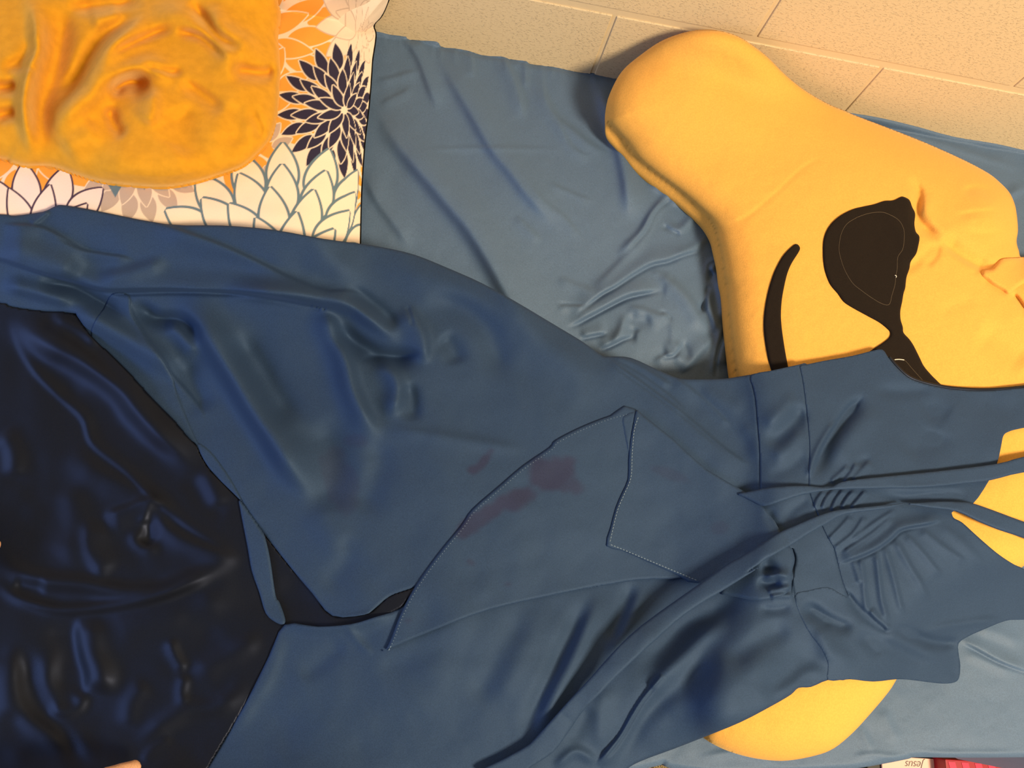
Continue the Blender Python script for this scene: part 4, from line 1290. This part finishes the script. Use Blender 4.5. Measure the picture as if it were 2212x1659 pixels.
# ---- pointed flap
FLAP = Z5([(484, 376), (520, 405), (700, 545), (900, 728), (1130, 862), (1250, 965), (1348, 1108), (1290, 1160), (1100, 1280), (862, 1412), (740, 1365),
           (560, 1285), (400, 1215), (305, 1188), (330, 1080), (362, 960), (400, 870), (435, 790), (438, 680), (448, 560), (466, 460)])
flap = cloth('pointed_flap', FLAP, DH, M['dress'], dress, lift=0.0078, edge=0.0012, edge_r=5, rim=0.003, sub=2, color=dcolor)
stitches('flap_stitching', spline(Z5([(494, 420), (470, 500), (458, 640), (450, 780), (410, 880), (372, 970), (342, 1090), (322, 1180)]), sub=8), 0.0081, DH, flap)
stitches('flap_stitching', spline(Z5([(330, 1180), (400, 1208), (560, 1275), (740, 1350), (850, 1396)]), sub=8), 0.0081, DH, flap)
# folded-back wedge under the flap tip
WEDGE = Z5([(478, 380), (400, 415), (402, 480), (425, 600), (445, 680), (452, 560), (468, 460)])
cloth('inner_fold', WEDGE, DH, M['dress'], dress, lift=0.0062, edge=0.0015, edge_r=5, rim=0.001, sub=2, color=dcolor)
# pocket-like curl of the wrap under the long ribbon
CURL = Z7([(1440, 403), (1550, 438), (1700, 464), (1800, 452), (1880, 425), (1925, 370), (1930, 270), (1950, 180), (1915, 95), (1850, 90), (1600, 250)])
cloth('gathered_wrap_end', CURL, DH, M['dress'], dress, lift=0.0052, edge=0.002, edge_r=6, rim=0.003, sub=3, color=dcolor)

# ---- ribbons
RB = DH.copy()
# ribbons bridge the folds beneath them
RB = np.maximum(blur(DH, 14, 2), DH)
R1 = Z6([(-20, 1085), (60, 1068), (200, 1040), (400, 1026), (520, 1030), (640, 1040), (720, 1000), (860, 978), (1000, 963), (1400, 923), (1840, 868), (2031, 818)]) + [(2330, 968), (2330, 1010)] + Z6(
    [(2031, 930), (1800, 985), (1600, 1010), (1300, 1038), (900, 1047), (720, 1052), (640, 1056), (450, 1090), (300, 1135), (170, 1172), (90, 1140), (30, 1110)])
cloth('ribbon_sash', R1, RB, M['dress'], dress, lift=0.0105, edge=0.001, edge_r=4, rim=0.0014, sub=3, color=dcolor)['label'] = 'upper narrow ribbon sash'
up2 = [(2330, 1168), (2212, 1127), (2142, 1101), (2100, 1087)] + Z6([(1560, 1141), (1400, 1140), (1250, 1150), (1080, 1160), (900, 1178), (700, 1200), (560, 1240), (400, 1308), (260, 1372), (0, 1535)]) + Z7(
    [(1500, 208), (1290, 358), (900, 638), (700, 830), (550, 1000), (400, 1160), (190, 1395), (120, 1460), (-40, 1550), (-200, 1640)])
lo2 = [(2330, 1208), (2212, 1162)] + Z6([(1850, 1340), (1700, 1278), (1545, 1208), (1350, 1182), (1180, 1158), (1050, 1190), (850, 1215), (720, 1240), (620, 1295), (480, 1375), (380, 1440), (200, 1545), (40, 1650)]) + Z7(
    [(1720, 230), (1450, 402), (1200, 560), (1000, 735), (820, 900), (620, 1100), (500, 1225), (400, 1370), (300, 1500), (150, 1600), (0, 1700)])
R2P = up2 + lo2[::-1]
cen = spline(Z7([(1900, 60), (1500, 290), (1200, 500), (1000, 690), (760, 880), (560, 1090), (400, 1270)]), sub=6)
Dc, Sc, Tc = pdist(cen, 90, G)
RB2 = RB + 0.013 * np.exp(-(Dc / 60) ** 2) * np.sin(np.pi * np.clip(Tc, 0, 1)) ** 0.8 * (Dc < 90)
cloth('ribbon_sash', R2P, RB2, M['dress'], dress, lift=0.0115, edge=0.001, edge_r=4, rim=0.0014, sub=3, color=dcolor)['label'] = 'long diagonal ribbon sash'

# ================================================================== THINGS BESIDE THE BED
SZ = 0.34
y_in = yf - 0.012
def px(u, v, z): return P(np.array(float(u)), np.array(float(v)), np.array(z))
xa = px(1965, 1640, SZ)[0]; xb = px(2330, 1640, SZ)[0]
shelf = empty('storage_cube', (float((xa + xb) / 2), float(y_in - 0.17), 0))
tag(shelf, 'low black storage cube standing beside the bed', 'shelf')
box('top_panel', (xa - 0.07, y_in - 0.34, SZ - 0.02), (xb, y_in, SZ), M['lacquer'], shelf, 0.002)
box('side_panel', (xa - 0.07, y_in - 0.34, 0.0), (xa - 0.052, y_in, SZ - 0.0205), M['lacquer'], shelf, 0.001)
box('side_panel', (xb - 0.018, y_in - 0.34, 0.0), (xb, y_in, SZ - 0.0205), M['lacquer'], shelf, 0.001)
box('back_panel', (xa - 0.05, y_in - 0.02, 0.0), (xb - 0.02, y_in, SZ - 0.0205), M['lacquer'], shelf, 0.001)
# peach card with handwriting
ct = SZ + 0.004
c0 = px(1905, 1648, ct); c1 = px(2034, 1640.5, ct)
ytop = float(c1[1])
card = empty('greeting_card', (float((c0[0] + c1[0]) / 2), ytop - 0.06, SZ))
tag(card, 'peach card with a handwritten word, lying upside down beside the red gift box', 'card')
box('card_sheet', (float(c0[0]), ytop - 0.13, SZ + 0.0005), (float(c1[0]), ytop, ct), M['card'], card, 0.0008)
fc = bpy.data.curves.new('handwriting', 'FONT'); fc.body = 'Jesus'; fc.size = 0.016; fc.extrude = 0.00005; fc.shear = 0.45; fc.offset = -0.00025; fc.space_character = 0.95
fc.align_x = 'CENTER'; fc.align_y = 'CENTER'
fo = bpy.data.objects.new('handwriting', fc); COL.objects.link(fo)
bpy.context.view_layer.update()
dg = bpy.context.evaluated_depsgraph_get()
tme = bpy.data.meshes.new_from_object(fo.evaluated_get(dg)); bpy.data.objects.remove(fo)
tme.materials.clear(); tme.materials.append(M['ink'])
fo = bpy.data.objects.new('handwriting', tme); COL.objects.link(fo)
tp = px(1977, 1652, ct + 0.0004)
fo.location = tuple(tp); fo.rotation_euler = (0, 0, math.pi + 0.02)
fo.parent = card; fo.matrix_parent_inverse = Matrix.Translation(card.location).inverted()
# red gift box with diagonal stripes
rt = SZ + 0.03
r0 = px(2042, 1640, rt); r1 = px(2330, 1640, rt)
gift = empty('gift_box', (float((r0[0] + r1[0]) / 2), float(r0[1]) - 0.07, SZ))
tag(gift, 'flat red box with pink diagonal stripes beside the peach card', 'box')
box('box_body', (float(r0[0]), float(r0[1]) - 0.16, SZ + 0.0005), (float(r1[0]), float(r0[1]), rt), M['red'], gift, 0.0012)
W = float(r1[0] - r0[0]); nst = 9
for k in range(nst):
    x0 = float(r0[0]) + 0.004 + (W - 0.03) * k / nst
    ya, yb = float(r0[1]) - 0.003, float(r0[1]) - 0.155
    sx = 0.016
    v_ = []
    for z in (rt, rt + 0.0006):
        for (x, y) in ((x0, ya), (x0 + 0.011, ya), (x0 + 0.011 + sx, (ya + yb) / 2), (x0 + sx, (ya + yb) / 2)):
            v_.append((min(x, float(r1[0])), y, z))
    link_mesh('stripe', v_, [(3, 2, 1, 0), (4, 5, 6, 7), (0, 1, 5, 4), (1, 2, 6, 5), (2, 3, 7, 6), (3, 0, 4, 7)], M['pink'], gift, smooth=False)

# woven basket rim at the foot of the bed
bz = 0.25
bc = px(1378, 1650, bz)
basket = empty('wicker_basket', (float(bc[0]), float(bc[1]) - 0.066, 0))
tag(basket, 'round tan wicker basket peeping out below the edge of the dress', 'basket')
import bmesh
rad = 0.060
for ring in range(10):
    z = 0.013 + ring * 0.0245
    pts = []
    for k in range(41):
        a = 2 * math.pi * k / 40
        rr = rad + (0.0016 if (k + ring) % 2 else -0.0016) - 0.012 * (1 - ring / 9.0)
        pts.append((basket.location.x + rr * math.cos(a), basket.location.y + rr * math.sin(a), z))
    tube('wicker_ring', pts, 0.0125 if ring < 9 else 0.008, M['wicker'], basket, 6)
bm = bmesh.new()
for k in range(40):
    a = 2 * math.pi * k / 40
    mtx = Matrix.Translation((basket.location.x + rad * math.cos(a), basket.location.y + rad * math.sin(a), bz - 0.012)) @ Matrix.Rotation(a, 4, 'Z') @ Matrix.Diagonal((0.007, 0.0045, 0.009, 1))
    bmesh.ops.create_icosphere(bm, subdivisions=1, radius=1.0, matrix=mtx)
me = bpy.data.meshes.new('braided_rim'); bm.to_mesh(me); bm.free(); me.materials.append(M['wicker'])
o = bpy.data.objects.new('braided_rim', me); COL.objects.link(o); o.parent = basket
o.matrix_parent_inverse = Matrix.Translation(basket.location).inverted()


# ================================================================== HANDS at the edge of the picture
def hand(tip, heading, label, tilt=-0.18, ref_i=1, flip=1):
    """a slightly curled hand; 'tip' is the world position of the middle fingertip, heading the way it points"""
    ca, sa = math.cos(heading), math.sin(heading)
    V, E, R = [], [], []

    def add(p, r, parent=None):
        V.append(p); R.append(r)
        if parent is not None: E.append((parent, len(V) - 1))
        return len(V) - 1
    # local frame: x forward, y to the side, z up; wrist at the origin
    el = add((-0.20, 0, 0.05), 0.038)
    fo_ = add((-0.10, 0, 0.02), 0.031, el)
    wr = add((0, 0, 0), 0.025, fo_)
    kn = []
    for j, (y, L) in enumerate(((0.030, 0.068), (0.010, 0.076), (-0.010, 0.072), (-0.029, 0.056))):
        y = y * flip
        pm = add((0.045, y * 0.8, 0.004), 0.0165, wr)
        k0 = add((0.085, y, 0.004), 0.0112, pm)
        a1 = add((0.085 + L * 0.42, y * 1.06, -0.004), 0.0092, k0)
        a2 = add((0.085 + L * 0.74, y * 1.08, -0.014), 0.0082, a1)
        a3 = add((0.085 + L, y * 1.08, -0.024), 0.0070, a2)
        kn.append(a3)
    t0 = add((0.020, 0.030 * flip, -0.002), 0.0150, wr)
    t1 = add((0.050, 0.052 * flip, -0.010), 0.0115, t0)
    t2 = add((0.080, 0.058 * flip, -0.018), 0.0092, t1)
    me = bpy.data.meshes.new('hand')
    ref = Vector(V[kn[ref_i]])
    rot = Matrix.Rotation(heading, 3, 'Z') @ Matrix.Rotation(-tilt, 3, 'Y')
    vv = [rot @ (Vector(p) - ref) + Vector(tip) for p in V]
    me.from_pydata([tuple(p) for p in vv], E, [])
    o = bpy.data.objects.new('hand', me); COL.objects.link(o)
    md = o.modifiers.new('skin', 'SKIN')
    md.use_smooth_shade = True
    for i, sv in enumerate(me.skin_vertices[0].data):
        sv.radius = (R[i], R[i] * 0.9); sv.use_root = (i == wr)
    sb = o.modifiers.new('sub', 'SUBSURF'); sb.levels = 1; sb.render_levels = 1
    rm = o.modifiers.new('remesh', 'REMESH'); rm.mode = 'VOXEL'; rm.voxel_size = 0.0024
    so = o.modifiers.new('soften', 'SMOOTH'); so.factor = 0.5; so.iterations = 6
    bpy.context.view_layer.update()
    dg = bpy.context.evaluated_depsgraph_get()
    nm = bpy.data.meshes.new_from_object(o.evaluated_get(dg))
    bpy.data.objects.remove(o)
    nm.materials.clear(); nm.materials.append(M['skin'])
    nm.polygons.foreach_set('use_smooth', np.ones(len(nm.polygons), bool))
    h = bpy.data.objects.new('hand', nm); COL.objects.link(h)
    # fingernails
    return tag(h, label, 'hand')


def surf(u, v): return float(bil(LNH, np.array([float(u)]), np.array([float(v)]))[0])


z = surf(2, 1180) + 0.016
t = px(6, 1180, z)
hand(tuple(t), 0.0, 'fingertip of a hand holding the satin lining at the left edge of the picture')
z = surf(290, 1650) + 0.014
t = px(306, 1652, z)
hand(tuple(t), 0.30, 'fingertip of a hand resting on the satin lining at the bottom edge of the picture', ref_i=3, flip=-1)
